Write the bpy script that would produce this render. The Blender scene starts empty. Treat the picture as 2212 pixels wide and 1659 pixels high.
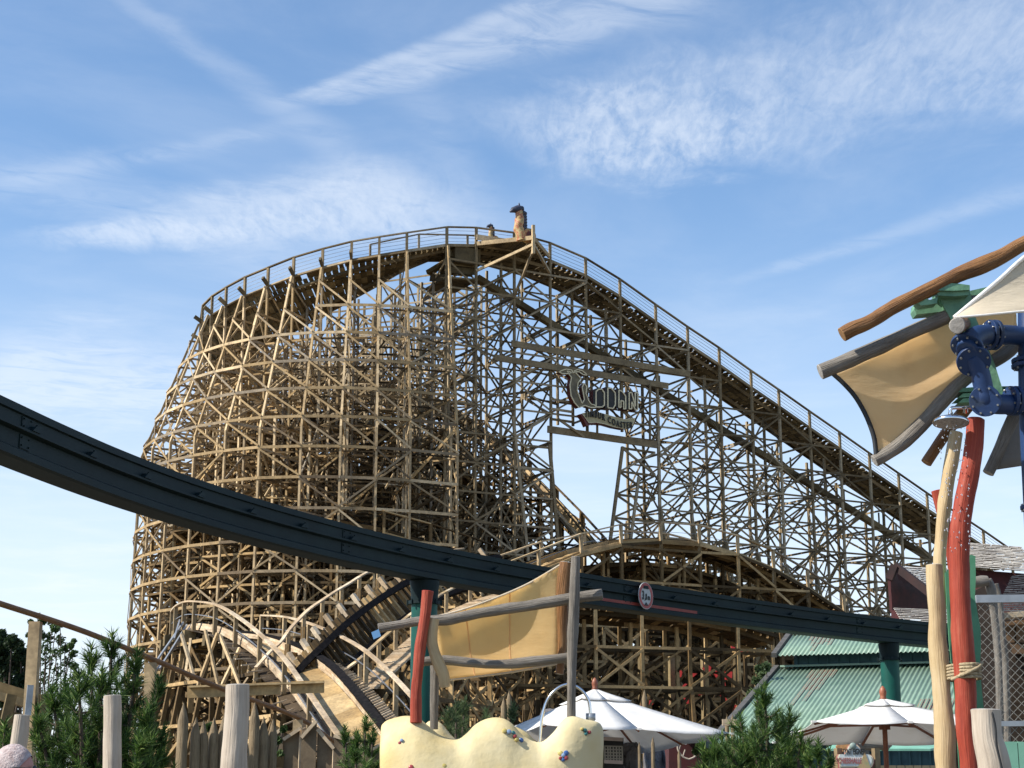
import bpy, math, random
from mathutils import Vector, Matrix, noise as mnoise
R = random.Random(11)
sc = bpy.context.scene
COL = sc.collection
PI = math.pi
# ------------------------------------------------------------------ camera
FPX, UW, UH = 3700.0, 2212.0, 1659.0
PITCH = math.radians(13.5)
EYE = 1.6
cam_d = bpy.data.cameras.new('camera'); cam = bpy.data.objects.new('camera', cam_d); COL.objects.link(cam)
cam_d.sensor_width = 36.0; cam_d.lens = FPX/UW*36.0; cam_d.clip_start = 0.1; cam_d.clip_end = 3000
cam.location = (0, 0, EYE); cam.rotation_euler = (PI/2+PITCH, 0, 0)
sc.camera = cam
cp, sp = math.cos(PITCH), math.sin(PITCH)
def ray(u, v):
    x = (u-UW/2)/FPX; y = (UH/2-v)/FPX
    Y = cp-y*sp; Z = sp+y*cp
    return x/Y, Z/Y
def P(u, v, Y):
    a, b = ray(u, v)
    return Vector((a*Y, Y, EYE+b*Y))
def S(n, v, Y):
    """n photo pixels in metres at distance Y"""
    b = ray(0, v)[1]
    return n/FPX*(Y*cp+b*Y*sp)
# ------------------------------------------------------------------ materials
def nodes(name):
    m = bpy.data.materials.new(name); m.use_nodes = True
    nt = m.node_tree; b = nt.nodes['Principled BSDF']
    return m, nt, b
def ramp(nt, stops):
    r = nt.nodes.new('ShaderNodeValToRGB'); e = r.color_ramp.elements
    while len(e) < len(stops): e.new(0.5)
    for k, (p, c) in enumerate(stops):
        e[k].position = p; e[k].color = (c[0], c[1], c[2], 1)
    return r
def mixc(nt, fac, a, b, mode='MIX'):
    m = nt.nodes.new('ShaderNodeMix'); m.data_type = 'RGBA'; m.blend_type = mode
    for sock, val in ((m.inputs[0], fac), (m.inputs[6], a), (m.inputs[7], b)):
        if hasattr(val, 'is_linked') or hasattr(val, 'links'): nt.links.new(val, sock)
        elif isinstance(val, (int, float)): sock.default_value = val
        else: sock.default_value = (val[0], val[1], val[2], 1)
    return m.outputs[2]
def noise(nt, scale, detail=4, rough=.55, coord=None, vec=None, sc3=None):
    n = nt.nodes.new('ShaderNodeTexNoise'); n.inputs['Scale'].default_value = scale
    n.inputs['Detail'].default_value = detail; n.inputs['Roughness'].default_value = rough
    if vec is None:
        tc = nt.nodes.new('ShaderNodeTexCoord'); vec = tc.outputs[coord or 'Object']
    if sc3:
        mp = nt.nodes.new('ShaderNodeMapping'); mp.inputs['Scale'].default_value = sc3
        nt.links.new(vec, mp.inputs['Vector']); vec = mp.outputs[0]
    nt.links.new(vec, n.inputs['Vector'])
    return n.outputs['Fac']
def bump(nt, b, h, strength=.4, dist=.02):
    bp = nt.nodes.new('ShaderNodeBump'); bp.inputs['Strength'].default_value = strength
    bp.inputs['Distance'].default_value = dist
    nt.links.new(h, bp.inputs['Height']); nt.links.new(bp.outputs[0], b.inputs['Normal'])
def simple(name, c1, c2=None, scale=3, rough=.7, bs=0, bscale=20, metal=0, spec=.5, bdist=.02, stops=None):
    m, nt, b = nodes(name)
    c2 = c2 or tuple(x*.8 for x in c1)
    f = noise(nt, scale)
    r = ramp(nt, stops or [(.35, c2), (.65, c1)])
    nt.links.new(f, r.inputs[0]); nt.links.new(r.outputs[0], b.inputs['Base Color'])
    b.inputs['Roughness'].default_value = rough; b.inputs['Metallic'].default_value = metal
    b.inputs['Specular IOR Level'].default_value = spec
    if bs: bump(nt, b, noise(nt, bscale, 5), bs, bdist)
    return m
def timber(name, stops, rough=.8, grain=.25):
    """sawn timber: every board its own tone, plus blotches and fine streaks"""
    m, nt, b = nodes(name)
    g = nt.nodes.new('ShaderNodeNewGeometry')
    r = ramp(nt, stops); nt.links.new(g.outputs['Random Per Island'], r.inputs[0])
    f = noise(nt, 1.3, 6, .65)
    r2 = ramp(nt, [(.3, (.55, .54, .54)), (.62, (1.12, 1.1, 1.05))]); nt.links.new(f, r2.inputs[0])
    c = mixc(nt, .85, r.outputs[0], r2.outputs[0], 'MULTIPLY')
    f2 = noise(nt, 9, 3, .5)
    r3 = ramp(nt, [(.3, (1-grain,)*3), (.7, (1+grain*.4,)*3)]); nt.links.new(f2, r3.inputs[0])
    c = mixc(nt, 1.0, c, r3.outputs[0], 'MULTIPLY')
    nt.links.new(c, b.inputs['Base Color']); b.inputs['Roughness'].default_value = rough
    b.inputs['Specular IOR Level'].default_value = .25
    return m
def logmat(name, stops, rough=.65, crack=.5, gs=(9, 1.2, 1), bs=.5):
    """round log: grain and cracks run along it (UV: x round, y along in metres)"""
    m, nt, b = nodes(name)
    uv = nt.nodes.new('ShaderNodeUVMap')
    f = noise(nt, 2.2, 6, .6, vec=uv.outputs[0], sc3=gs)
    f2 = noise(nt, 2.3, 5, .6)
    mx = nt.nodes.new('ShaderNodeMath'); mx.operation = 'ADD'
    nt.links.new(f, mx.inputs[0]); nt.links.new(f2, mx.inputs[1])
    mh = nt.nodes.new('ShaderNodeMath'); mh.operation = 'MULTIPLY'; mh.inputs[1].default_value = .5
    nt.links.new(mx.outputs[0], mh.inputs[0])
    r = ramp(nt, stops); nt.links.new(mh.outputs[0], r.inputs[0])
    f3 = noise(nt, 3.0, 3, .5, vec=uv.outputs[0], sc3=(14, .8, 1))
    r3 = ramp(nt, [(.33, (.30, .26, .22)), (.40, (1, 1, 1))]); nt.links.new(f3, r3.inputs[0])
    c = mixc(nt, crack, r.outputs[0], r3.outputs[0], 'MULTIPLY')
    nt.links.new(c, b.inputs['Base Color']); b.inputs['Roughness'].default_value = rough
    b.inputs['Specular IOR Level'].default_value = .35
    fk = nt.nodes.new('ShaderNodeMath'); fk.operation = 'ADD'; nt.links.new(f, fk.inputs[0]); nt.links.new(f3, fk.inputs[1])
    bump(nt, b, fk.outputs[0], min(1, bs*1.7), .02)
    return m
M = {}
M['tan'] = timber('tan_timber', [(0, (.17, .12, .07)), (.15, (.30, .245, .18)), (.3, (.36, .25, .125)), (.55, (.48, .34, .18)), (.7, (.45, .38, .28)), (.85, (.60, .43, .23)), (1, (.74, .57, .36))])  # lit copy of the trestle timber, paled for the sunlit outer members
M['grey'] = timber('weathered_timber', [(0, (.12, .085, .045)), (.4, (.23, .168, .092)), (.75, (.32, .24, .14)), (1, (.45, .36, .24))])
M['inner'] = timber('shade_toned_timber', [(0, (.05, .033, .014)), (.4, (.11, .070, .030)), (.7, (.22, .14, .06)), (.9, (.44, .29, .13)), (1, (.62, .44, .23))])  # shaded copy of the timber: interior shade and bright flecks put into its colours
M['pale'] = timber('pale_timber', [(0, (.44, .32, .20)), (.5, (.56, .43, .29)), (1, (.66, .54, .39))])
M['bed'] = timber('track_planks', [(0, (.09, .065, .033)), (.5, (.17, .125, .062)), (1, (.28, .21, .11))])
M['gold'] = timber('golden_planks', [(0, (.30, .195, .085)), (.5, (.40, .27, .12)), (1, (.52, .38, .20))], .6)
M['rail'] = simple('rail_steel', (.008, .008, .009), (.018, .016, .016), 8, .9, spec=.04)
M['steelgrey'] = simple('galvanised_steel', (.42, .44, .46), (.32, .34, .36), 6, .42, metal=.55)
M['wire'] = simple('fence_wire', (.30, .31, .33), (.22, .23, .25), 4, .5, metal=.6)
M['green_steel'] = simple('dark_green_paint', (.018, .052, .050), (.012, .036, .038), 1.6, .62, spec=.18, bs=.08, bscale=6,
    stops=[(.2, (.007, .013, .013)), (.45, (.005, .014, .016)), (.75, (.008, .021, .022))])
M['green_col'] = simple('green_column_paint', (.003, .075, .055), (.002, .055, .043), 2, .5, spec=.3)
M['red_stripe'] = simple('red_stripe_paint', (.26, .03, .016), (.20, .022, .012), 5, .6)
M['chrome'] = simple('chrome', (.75, .76, .78), (.68, .69, .7), 3, .14, metal=1)
M['black'] = simple('black_paint', (.02, .02, .02), (.012, .012, .012), 3, .6)
M['white'] = simple('white_paint', (.78, .78, .76), (.7, .7, .68), 6, .5)
M['red'] = simple('red_paint', (.55, .04, .035), (.42, .03, .03), 5, .55)
# ------------------------------------------------------------------ mesh builder
class MB:
    def __init__(s): s.v = []; s.f = []; s.uv = []; s.sm = []; s.mi = []
    def add(s, vs, fs, uvs=None, smooth=False, mi=0):
        b = len(s.v); s.v.extend([Vector(p) for p in vs])
        for k, f in enumerate(fs):
            s.f.append([b+i for i in f]); s.sm.append(smooth); s.mi.append(mi)
            s.uv.append(uvs[k] if uvs else [(0, 0)]*len(f))
    def beam(s, p, q, w=.16, h=.16, up=None, jit=.004, mi=0):
        p = Vector(p); q = Vector(q); d = q-p
        L = d.length
        if L < 1e-4: return
        d /= L
        up = Vector(up) if up is not None else Vector((0, 0, 1))
        if abs(d.dot(up)) > .97: up = Vector((0.37, -.93, 0)) if abs(d.z) > .9 else Vector((0, 0, 1))
        sx = d.cross(up).normalized(); sy = sx.cross(d).normalized()
        if jit:
            o = Vector((R.uniform(-jit, jit), R.uniform(-jit, jit), R.uniform(-jit, jit))); p = p+o; q = q+o
        a, b = sx*(w/2), sy*(h/2)
        s.add([p-a-b, p+a-b, p+a+b, p-a+b, q-a-b, q+a-b, q+a+b, q-a+b],
              [(0, 3, 2, 1), (4, 5, 6, 7), (0, 1, 5, 4), (1, 2, 6, 5), (2, 3, 7, 6), (3, 0, 4, 7)],
              [[(0, 0), (0, h), (w, h), (w, 0)], [(0, 0), (w, 0), (w, h), (0, h)]]+[[(0, 0), (w, 0), (w, L), (0, L)]]*4, mi=mi)
    def box(s, c, size, rz=0, mi=0, jit=0):
        c = Vector(c); hx, hy, hz = size[0]/2, size[1]/2, size[2]/2
        ca, sa = math.cos(rz), math.sin(rz)
        X = Vector((ca, sa, 0)); Yv = Vector((-sa, ca, 0)); Z = Vector((0, 0, 1))
        vs = [c+X*(hx*i)+Yv*(hy*j)+Z*(hz*k) for k in (-1, 1) for (i, j) in ((-1, -1), (1, -1), (1, 1), (-1, 1))]
        s.add(vs, [(0, 3, 2, 1), (4, 5, 6, 7), (0, 1, 5, 4), (1, 2, 6, 5), (2, 3, 7, 6), (3, 0, 4, 7)], mi=mi)
    def tube(s, pts, rad, seg=12, cap=True, wob=0, seed=0, smooth=True, ws=2.0, mi=0, capmi=None, flat=1.0):
        """round bar through pts; wob roughens its outline like a hand-cut log"""
        pts = [Vector(p) for p in pts]; n = len(pts)
        rad = [rad]*n if isinstance(rad, (int, float)) else rad
        vs = []; prev = None; L = 0; ls = []
        for i, p in enumerate(pts):
            t = (pts[min(i+1, n-1)]-pts[max(i-1, 0)]).normalized()
            if prev is None:
                a = Vector((0, 0, 1)) if abs(t.z) < .9 else Vector((1, 0, 0))
                sx = t.cross(a).normalized()
            else:
                sx = (prev-t*prev.dot(t)).normalized()
            prev = sx; sy = t.cross(sx)
            if i: L += (pts[i]-pts[i-1]).length
            ls.append(L)
            for k in range(seg):
                a = 2*PI*k/seg; d = sx*math.cos(a)+sy*math.sin(a)*flat
                r = rad[i]
                if wob:
                    q = Vector((math.cos(a)*.8, math.sin(a)*.8, L*ws+seed*7.3))
                    r *= 1+wob*mnoise.noise(q)+wob*.5*mnoise.noise(q*2.7)
                vs.append(p+d*r)
        fs = []; uv = []
        for i in range(n-1):
            for k in range(seg):
                k2 = (k+1) % seg
                fs.append((i*seg+k, i*seg+k2, (i+1)*seg+k2, (i+1)*seg+k))
                a0, a1 = k/seg, (k+1)/seg
                uv.append([(a0, ls[i]+seed), (a1, ls[i]+seed), (a1, ls[i+1]+seed), (a0, ls[i+1]+seed)])
        s.add(vs, fs, uv, smooth, mi)
        if cap:
            for (i0, rev) in ((0, True), (n-1, False)):
                ring = [vs[i0*seg+k] for k in range(seg)]
                c = pts[i0]
                t = (pts[1]-pts[0]).normalized()*(-1) if rev else (pts[-1]-pts[-2]).normalized()
                inner = [c+(q-c)*.9+t*rad[i0]*.06 for q in ring]
                vv = ring+inner+[c+t*rad[i0]*.07]
                ff = []
                for k in range(seg):
                    k2 = (k+1) % seg
                    if rev: ff += [(k, seg+k, seg+k2, k2), (seg+k, 2*seg, seg+k2)]
                    else: ff += [(k, k2, seg+k2, seg+k), (seg+k, seg+k2, 2*seg)]
                s.add(vv, ff, None, False, mi if capmi is None else capmi)
    def lathe(s, c, prof, seg=24, axis=None, smooth=True, mi=0):
        c = Vector(c); ax = Vector(axis).normalized() if axis is not None else Vector((0, 0, 1))
        a = Vector((1, 0, 0)) if abs(ax.x) < .9 else Vector((0, 1, 0))
        sx = ax.cross(a).normalized(); sy = ax.cross(sx)
        vs = []
        for (r, z) in prof:
            for k in range(seg):
                t = 2*PI*k/seg
                vs.append(c+ax*z+(sx*math.cos(t)+sy*math.sin(t))*r)
        fs = []
        for i in range(len(prof)-1):
            for k in range(seg):
                k2 = (k+1) % seg
                fs.append((i*seg+k, i*seg+k2, (i+1)*seg+k2, (i+1)*seg+k))
        s.add(vs, fs, None, smooth, mi)
    def prism(s, poly, ex, mi=0):
        """planar polygon (list of 3-D points) pushed by vector ex"""
        ex = Vector(ex); n = len(poly); poly = [Vector(p) for p in poly]
        nrm = Vector((0, 0, 0))
        for i in range(n): nrm += poly[i].cross(poly[(i+1) % n])
        if nrm.dot(ex) > 0: poly = poly[::-1]
        vs = poly+[p+ex for p in poly]
        fs = [tuple(range(n)), tuple(range(2*n-1, n-1, -1))]+[(i, i+n, (i+1) % n+n, (i+1) % n) for i in range(n)]
        s.add(vs, fs, mi=mi)
    def build(s, name, mat, parent=None, loc=None, label=None, cat=None, group=None, kind=None):
        if not s.v: return None
        if parent is not None: o0 = Vector(parent['_o'])
        else: o0 = Vector(loc) if loc is not None else Vector((sum(p.x for p in s.v)/len(s.v), sum(p.y for p in s.v)/len(s.v), min(p.z for p in s.v)))
        me = bpy.data.meshes.new(name)
        me.from_pydata([tuple(p-o0) for p in s.v], [], s.f)
        ul = me.uv_layers.new(name='UVMap').data
        flat = [c for f in s.uv for uv in f for c in uv]
        ul.foreach_set('uv', flat)
        me.polygons.foreach_set('use_smooth', s.sm)
        mats = mat if isinstance(mat, (list, tuple)) else [mat]
        for m in mats: me.materials.append(M[m] if isinstance(m, str) else m)
        if len(mats) > 1: me.polygons.foreach_set('material_index', s.mi)
        me.update()
        o = bpy.data.objects.new(name, me); COL.objects.link(o)
        o['_o'] = tuple(o0)
        if parent is not None: o.parent = parent
        else: o.location = o0
        for k, val in (('label', label), ('category', cat), ('group', group), ('kind', kind)):
            if val: o[k] = val
        return o
def thing(name, loc, label, cat, group=None):
    o = bpy.data.objects.new(name, None); COL.objects.link(o); o.location = loc; o['_o'] = tuple(loc)
    o.empty_display_size = .3
    o['label'] = label; o['category'] = cat
    if group: o['group'] = group
    return o
def mesh_text(txt, size, ex, sx=1.0, bold=0.0, sp=1.0):
    cu = bpy.data.curves.new('t', 'FONT'); cu.body = txt; cu.size = size; cu.extrude = ex; cu.offset = bold
    cu.align_x = 'CENTER'; cu.space_character = sp; cu.resolution_u = 3
    o = bpy.data.objects.new('t', cu); COL.objects.link(o)
    bpy.context.view_layer.update()
    dg = bpy.context.evaluated_depsgraph_get()
    me = bpy.data.meshes.new_from_object(o.evaluated_get(dg))
    vs = [Vector((v.co.x*sx, v.co.y, v.co.z)) for v in me.vertices]; fs = [tuple(p.vertices) for p in me.polygons]
    bpy.data.objects.remove(o); bpy.data.curves.remove(cu); bpy.data.meshes.remove(me)
    return vs, fs
def put_text(mb, txt, size, origin, X, Yv, ex=.01, sx=1.0, warp=None, bold=0.0, mi=0, sp=1.0):
    """flat letters; X, Yv are the directions of writing and of up; warp maps (x,y)->(x,y)"""
    vs, fs = mesh_text(txt, size, ex, sx, bold, sp)
    X = Vector(X).normalized(); Yv = Vector(Yv).normalized(); N = X.cross(Yv)
    out = []
    for p in vs:
        x, y = p.x, p.y
        if warp: x, y = warp(x, y)
        out.append(Vector(origin)+X*x+Yv*y+N*p.z)
    mb.add(out, fs, mi=mi)
def lerp(a, b, t): return a+(b-a)*t
def interp(xs, ys, x):
    if x <= xs[0]: return ys[0]
    for i in range(len(xs)-1):
        if x <= xs[i+1]: return lerp(ys[i], ys[i+1], (x-xs[i])/(xs[i+1]-xs[i]))
    return ys[-1]
def catmull(pts, n=6):
    out = []
    pts = [Vector(p) for p in pts]
    for i in range(len(pts)-1):
        p0 = pts[max(i-1, 0)]; p1 = pts[i]; p2 = pts[i+1]; p3 = pts[min(i+2, len(pts)-1)]
        for k in range(n):
            t = k/n
            out.append(.5*((2*p1)+(p2-p0)*t+(2*p0-5*p1+4*p2-p3)*t*t+(3*p1-p0-3*p2+p3)*t**3))
    out.append(pts[-1]); return out
# ------------------------------------------------------------------ the wooden coaster
LEV = [1.3+2.05*k for k in range(-0, 20)]
def leg_o(leg, z):
    """offset of a leg polyline (bottom up) at height z, or None"""
    if z < leg[0][1]-.01 or z > leg[-1][1]+.01: return None
    for a, b in zip(leg, leg[1:]):
        if z <= b[1]+.01: return lerp(a[0], b[0], (z-a[1])/max(b[1]-a[1], 1e-6))
def pos(b, o, z): return Vector((b['x']+b['n'][0]*o, b['y']+b['n'][1]*o, z))
def frame_run(parent, bents, patt, mat='tan', w=.18, lw=.16, gaps=(), lev=LEV, cross=True, lmat=None, omat=None, skiplev=None):
    """timber trestle: bents (legs, cross ledgers, X braces) joined by long ledgers and diagonals"""
    for i, b in enumerate(bents):
        mb = MB()
        for leg in b['legs']:
            if leg is None: continue
            for a, c in zip(leg, leg[1:]):
                mb.beam(pos(b, a[0], a[1]), pos(b, c[0], c[1]), w, w*1.1, up=(b['n'][0], b['n'][1], 0))
                # bolted splice blocks
                if cross and R.random() < .5:
                    t = R.uniform(.2, .8); q = pos(b, lerp(a[0], c[0], t), lerp(a[1], c[1], t)); q2 = q+(pos(b, c[0], c[1])-q).normalized()*1.0
                    mb.beam(q, q2, w*1.25, w*1.4, up=(b['n'][0], b['n'][1], 0))
        if cross:
            for j, z in enumerate(lev):
                os_ = sorted([o for o in (leg_o(l, z) for l in b['legs'] if l) if o is not None])
                if len(os_) >= 2 and z >= b.get('zmin', -1):
                    mb.beam(pos(b, os_[0]-.15, z), pos(b, os_[-1]+.15, z), lw*.5, lw*1.1)
                if j+1 < len(lev) and z >= b.get('zmin', -1):
                    o2 = sorted([o for o in (leg_o(l, lev[j+1]) for l in b['legs'] if l) if o is not None])
                    for k in range(min(len(os_), len(o2))-1):
                        if abs(os_[k]-os_[k+1]) < .8: continue
                        if (j+k+i) % 2: mb.beam(pos(b, os_[k], z), pos(b, o2[k+1], lev[j+1]), lw*.45, lw)
                        else: mb.beam(pos(b, os_[k+1], z), pos(b, o2[k], lev[j+1]), lw*.45, lw)
        mb.build('bent', mat, parent)
    nl = max(len(b['legs']) for b in bents)
    for j, z in enumerate(lev):
        mb = MB(); dg = MB(); mb2 = MB(); dg2 = MB(); M1 = (mb, dg)
        for k in range(nl):
            mb, dg = (mb2, dg2) if (omat and k) else M1
            for i in range(len(bents)-1):
                a, b = bents[i], bents[i+1]
                if k >= len(a['legs']) or k >= len(b['legs']) or not a['legs'][k] or not b['legs'][k]: continue
                if i in gaps and z < gaps[i]: continue
                oa, ob = leg_o(a['legs'][k], z), leg_o(b['legs'][k], z)
                if z < max(a.get('zmin', -9), b.get('zmin', -9))-.2 and k != 0 and (a.get('zmin') or b.get('zmin')): continue
                if len(patt[k]) > 2 and z > min(a['z'], b['z'])-patt[k][2]: continue
                sgn = .5*w+.05
                if patt[k][0] > 0: pa = 1
                else: pa = -1
                if oa is not None and ob is not None:
                    if (skiplev is None) or not skiplev(k, j):
                        mb.beam(pos(a, oa+sgn*pa, z), pos(b, ob+sgn*pa, z), lw*.4, lw*abs(patt[k][0]))
                if j+1 >= len(lev): continue
                z2 = lev[j+1]
                oa2, ob2 = leg_o(a['legs'][k], z2), leg_o(b['legs'][k], z2)
                d = patt[k][1](i, j)
                g = sgn+lw*.45
                if 'b' in d and oa2 is not None and ob is not None:      # "\" from upper a to lower b
                    dg.beam(pos(a, oa2+g*pa, z2-.1), pos(b, ob+g*pa, z+.1), lw*.35, lw*.95)
                if 'f' in d and oa is not None and ob2 is not None:
                    dg.beam(pos(a, oa+g*pa, z+.1), pos(b, ob2+g*pa, z2-.1), lw*.35, lw*.95)
        M1[0].build('ledger', lmat or mat, parent); M1[1].build('diagonal_brace', lmat or mat, parent)
        mb2.build('ledger', omat or mat, parent); dg2.build('diagonal_brace', omat or mat, parent)
def deck_run(parent, line, width, inner, bank, mat='bed', rail_h=1.25, rails=True, hand=(0,), hmat='grey', wires=4, tie=.42, walk=True, handmat='grey', stack='grey', post_skip=()):
    """track along line = [(point, n)], n = outward side; inner = offset of track centre; bank = angle list (outer side up)"""
    ties = MB(); plank = MB(); rl = [MB(), MB()]; st = MB()
    fr = []
    for i, (p, n) in enumerate(line):
        n = Vector((n[0], n[1], 0)); a = bank[i]
        side = n*math.cos(a)+Vector((0, 0, 1))*math.sin(a)
        fr.append((p, side, n))
    acc = 0
    for i in range(len(fr)-1):
        (p, s1, n1), (q, s2, n2) = fr[i], fr[i+1]
        p, q = Vector(p), Vector(q); L = (q-p).length; k = max(1, int(L/tie))
        t = (q-p).normalized()
        for j in range(k):
            f = (j+.5)/k; c = p.lerp(q, f); s_ = s1.lerp(s2, f).normalized(); nn = n1.lerp(n2, f)
            cc = c+s_*inner
            up = s_.cross(t); up = up if up.z > 0 else -up
            ties.beam(cc-s_*(width/2+R.uniform(0, .25)), cc+s_*(width/2+R.uniform(0, .2)), L/k*R.choice((.62, .7, .8)), .16, up=up)
            for sg in (-1, 1):
                if R.random() < .86: ties.beam(cc+s_*(sg*.35-.28)-up*.14, cc+s_*(sg*.35+.28)-up*.14, L/k*.95, .05, up=up)
            if walk and R.random() < .93:
                for sg in (-1, 1):
                    b0 = cc+s_*(sg*(width/2))+up*.1; b1 = cc+s_*(sg*(width/2+.62))+up*.1
                    plank.beam(b0, b1, L/k*R.choice((.9, .97, .97, .97, .6)), .04, up=up)
        for sg in (-.6, .6):
            u1 = s1.cross(t); u1 = u1 if u1.z > 0 else -u1
            a0 = p+s1*(inner+sg)+u1*.2; a1 = q+s2*(inner+sg)+u1*.2
            st.beam(a0, a1, .22, .26, up=u1, jit=.001)
            rl[0 if sg < 0 else 1].beam(a0+u1*.16, a1+u1*.16, .12, .045, up=u1, jit=0)
            b0 = p+s1*(inner+sg*1.9)-u1*.18; b1 = q+s2*(inner+sg*1.9)-u1*.18
            st.beam(b0, b1, .12, .24, up=u1, jit=.001)
            if walk:
                eo = (width/2+.6)*(1 if sg > 0 else -1); st.beam(p+s1*(inner+eo)+u1*.02, q+s2*(inner+eo)+u1*.02, .1, .2, up=u1, jit=.001)
    ties.build('track_bed', mat, parent)
    if walk: plank.build('walkway', mat, parent)
    st.build('track_stringer', stack, parent)
    if rails:
        for r in rl: r.build('rail', 'rail', parent)
    # handrails
    for off, hh in hand:
        hr = MB()
        tops = []
        for i, (p, s1, n) in enumerate(fr):
            b0 = Vector(p)+n*off
            if off < inner: b0 = Vector(p)+s1*off
            top = b0+Vector((0, 0, hh)); tops.append(top)
            if i % 1 == 0 and i not in post_skip:
                mb = MB(); mb.beam(b0-Vector((0, 0, .9)), top-Vector((0, 0, .05)), .17, .17, up=n); mb.build('handrail_post', handmat, parent)
        for a, b in zip(tops, tops[1:]):
            hr.beam(a, b, .2, .085, jit=.002)
        hr.build('handrail', handmat, parent)
        if wires:
            wr = MB()
            for k in range(wires):
                dz = -hh*(k+1)/(wires+1)
                for a, b in zip(tops, tops[1:]):
                    wr.beam(a+Vector((0, 0, dz)), b+Vector((0, 0, dz)), .022, .022, jit=0)
            wr.build('handrail_wires', 'wire', parent)

coaster = thing('roller_coaster', P(980, 1700, 118).to_tuple()[:2]+(0,),
    'huge timber trestle roller coaster with curved end and long lift hill falling to the right', 'roller coaster')
# plan: straight lift hill, tangent to a circular turn at its left end
LD = Vector((1, .55, 0)).normalized(); LN = Vector((LD.y, -LD.x, 0))          # along, towards camera
a, b = ray(975, 491); T0 = Vector((a*115, 115, 0))
e_ = Vector((ray(433, 690)[0], 1, 0)).normalized()
def crs(p): return e_.x*p.y-e_.y*p.x
# |crs(C)| = R with C = T0 - R*LN
sT, sN = crs(T0), crs(LN)
RC = sT/(sN-1) if sT < 0 else sT/(sN+1)
if RC < 0: RC = -RC
CC = T0-LN*RC
HR = [(438.6, 660), (459, 639.7), (489.3, 620.5), (529.9, 598.6), (579.7, 578), (635, 556), (697.6, 537.4), (760, 521.8), (819.6, 511.7), (879, 502.6), (965.5, 490.3)]
HL = [(1029, 491.7), (1110.8, 502.6), (1188, 524.5), (1264.8, 557.4), (1338.8, 602.7), (1415.9, 657.5), (1485, 705.6), (1553, 750.9), (1621.8, 800.2), (1681.8, 841.3),
      (1748, 887.9), (1813, 933), (1877.5, 978.4), (1940.6, 1022), (2002, 1064.7), (2062, 1105), (2123.7, 1145.6), (2185, 1188)]
def hit_circle(u, v):
    dx, dz = ray(u, v); d = Vector((dx, 1, 0)); L2 = d.length_squared
    bq = d.dot(CC); cq = CC.length_squared-RC*RC
    disc = bq*bq-L2*cq
    t = (bq-math.sqrt(max(disc, 0)))/L2
    return d*t, EYE+dz*t
def hit_line(u, v, P0=None, D=None):
    P0 = P0 or T0; D = D or LD
    dx, dz = ray(u, v)
    # (dx t, t) = P0 + s D
    det = dx*(-D.y)+D.x
    t = (P0.x*(-D.y)+D.x*P0.y)/det
    return Vector((dx*t, t, 0)), EYE+dz*t
RH = 1.35
cb = []     # curve bents left -> right
for (u, v) in HR:
    p, z = hit_circle(u, v)
    cb.append([p, (p-CC).normalized(), z-RH])
# go on round the back, falling
a0 = math.atan2(cb[0][1].y, cb[0][1].x)
if a0 < 0: a0 += 2*PI
dang = 2.3/RC
back = []
zb = cb[0][2]
for k in range(1, 13):
    an = a0-dang*k*1.15
    n = Vector((math.cos(an), math.sin(an), 0)); zb -= (.55+.09*k)
    back.append([CC+n*RC, n, zb])
lb = []
for (u, v) in HL:
    p, z = hit_line(u, v); lb.append([p, LN.copy(), z-RH])
def curve_bent(p, n, z, s):
    kz = 25.2
    if z > kz+3:
        outer = [(4.3*s, 0), (3.9*s, kz), (.25, z-.1)]
        o1 = [(2.1*s, 0), (1.9*s, kz), (1.9*s, kz+.2)]
    else:
        outer = [(.3+.14*z*s, 0), (.25, z-.1)]
        o1 = None
    inner = [(-7.5, 0), (-4.2, z*.7)]
    return dict(x=p.x, y=p.y, n=(n.x, n.y), legs=[outer, o1, [(0, 0), (0, z)], [(-2.2, 0), (-2.2, z-1.0)], [(-4.2, 0), (-4.2, z-1.6)], inner], z=z)
allc = back[::-1]+cb
cbents = []
for i, (p, n, z) in enumerate(allc):
    k = i-len(back)
    s = 1.0 if k < 5 else lerp(1.0, .5, (k-5)/5)
    cbents.append(curve_bent(p, n, z, s))
nb = len(back)
def d_outer(i, j):
    if i < nb-1: return 'bf' if (i+j) % 3 == 0 else 'b'
    if LEV[j] > 22: return 'b'
    return ('b' if (i+j) % 3 == 0 else '')+('f' if (i-j) % 5 == 0 else '')
frame_run(coaster, cbents, [(1.45, d_outer, 2.9), (.8, lambda i, j: 'f' if (i+j) % 4 == 0 else ''), (1, lambda i, j: 'f' if (i+j) % 3 == 0 else '', 3.6),
    (-.9, lambda i, j: 'b' if (i+j) % 3 == 0 and j < 9 else '', 5), (-1, lambda i, j: 'f' if (i+j) % 2 and (j < 11 or i > nb+5) else '', 4), (-1, lambda i, j: 'b' if (i+j) % 2 else '')],
    mat=['tan'], w=.145, lw=.13, omat='inner')
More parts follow.
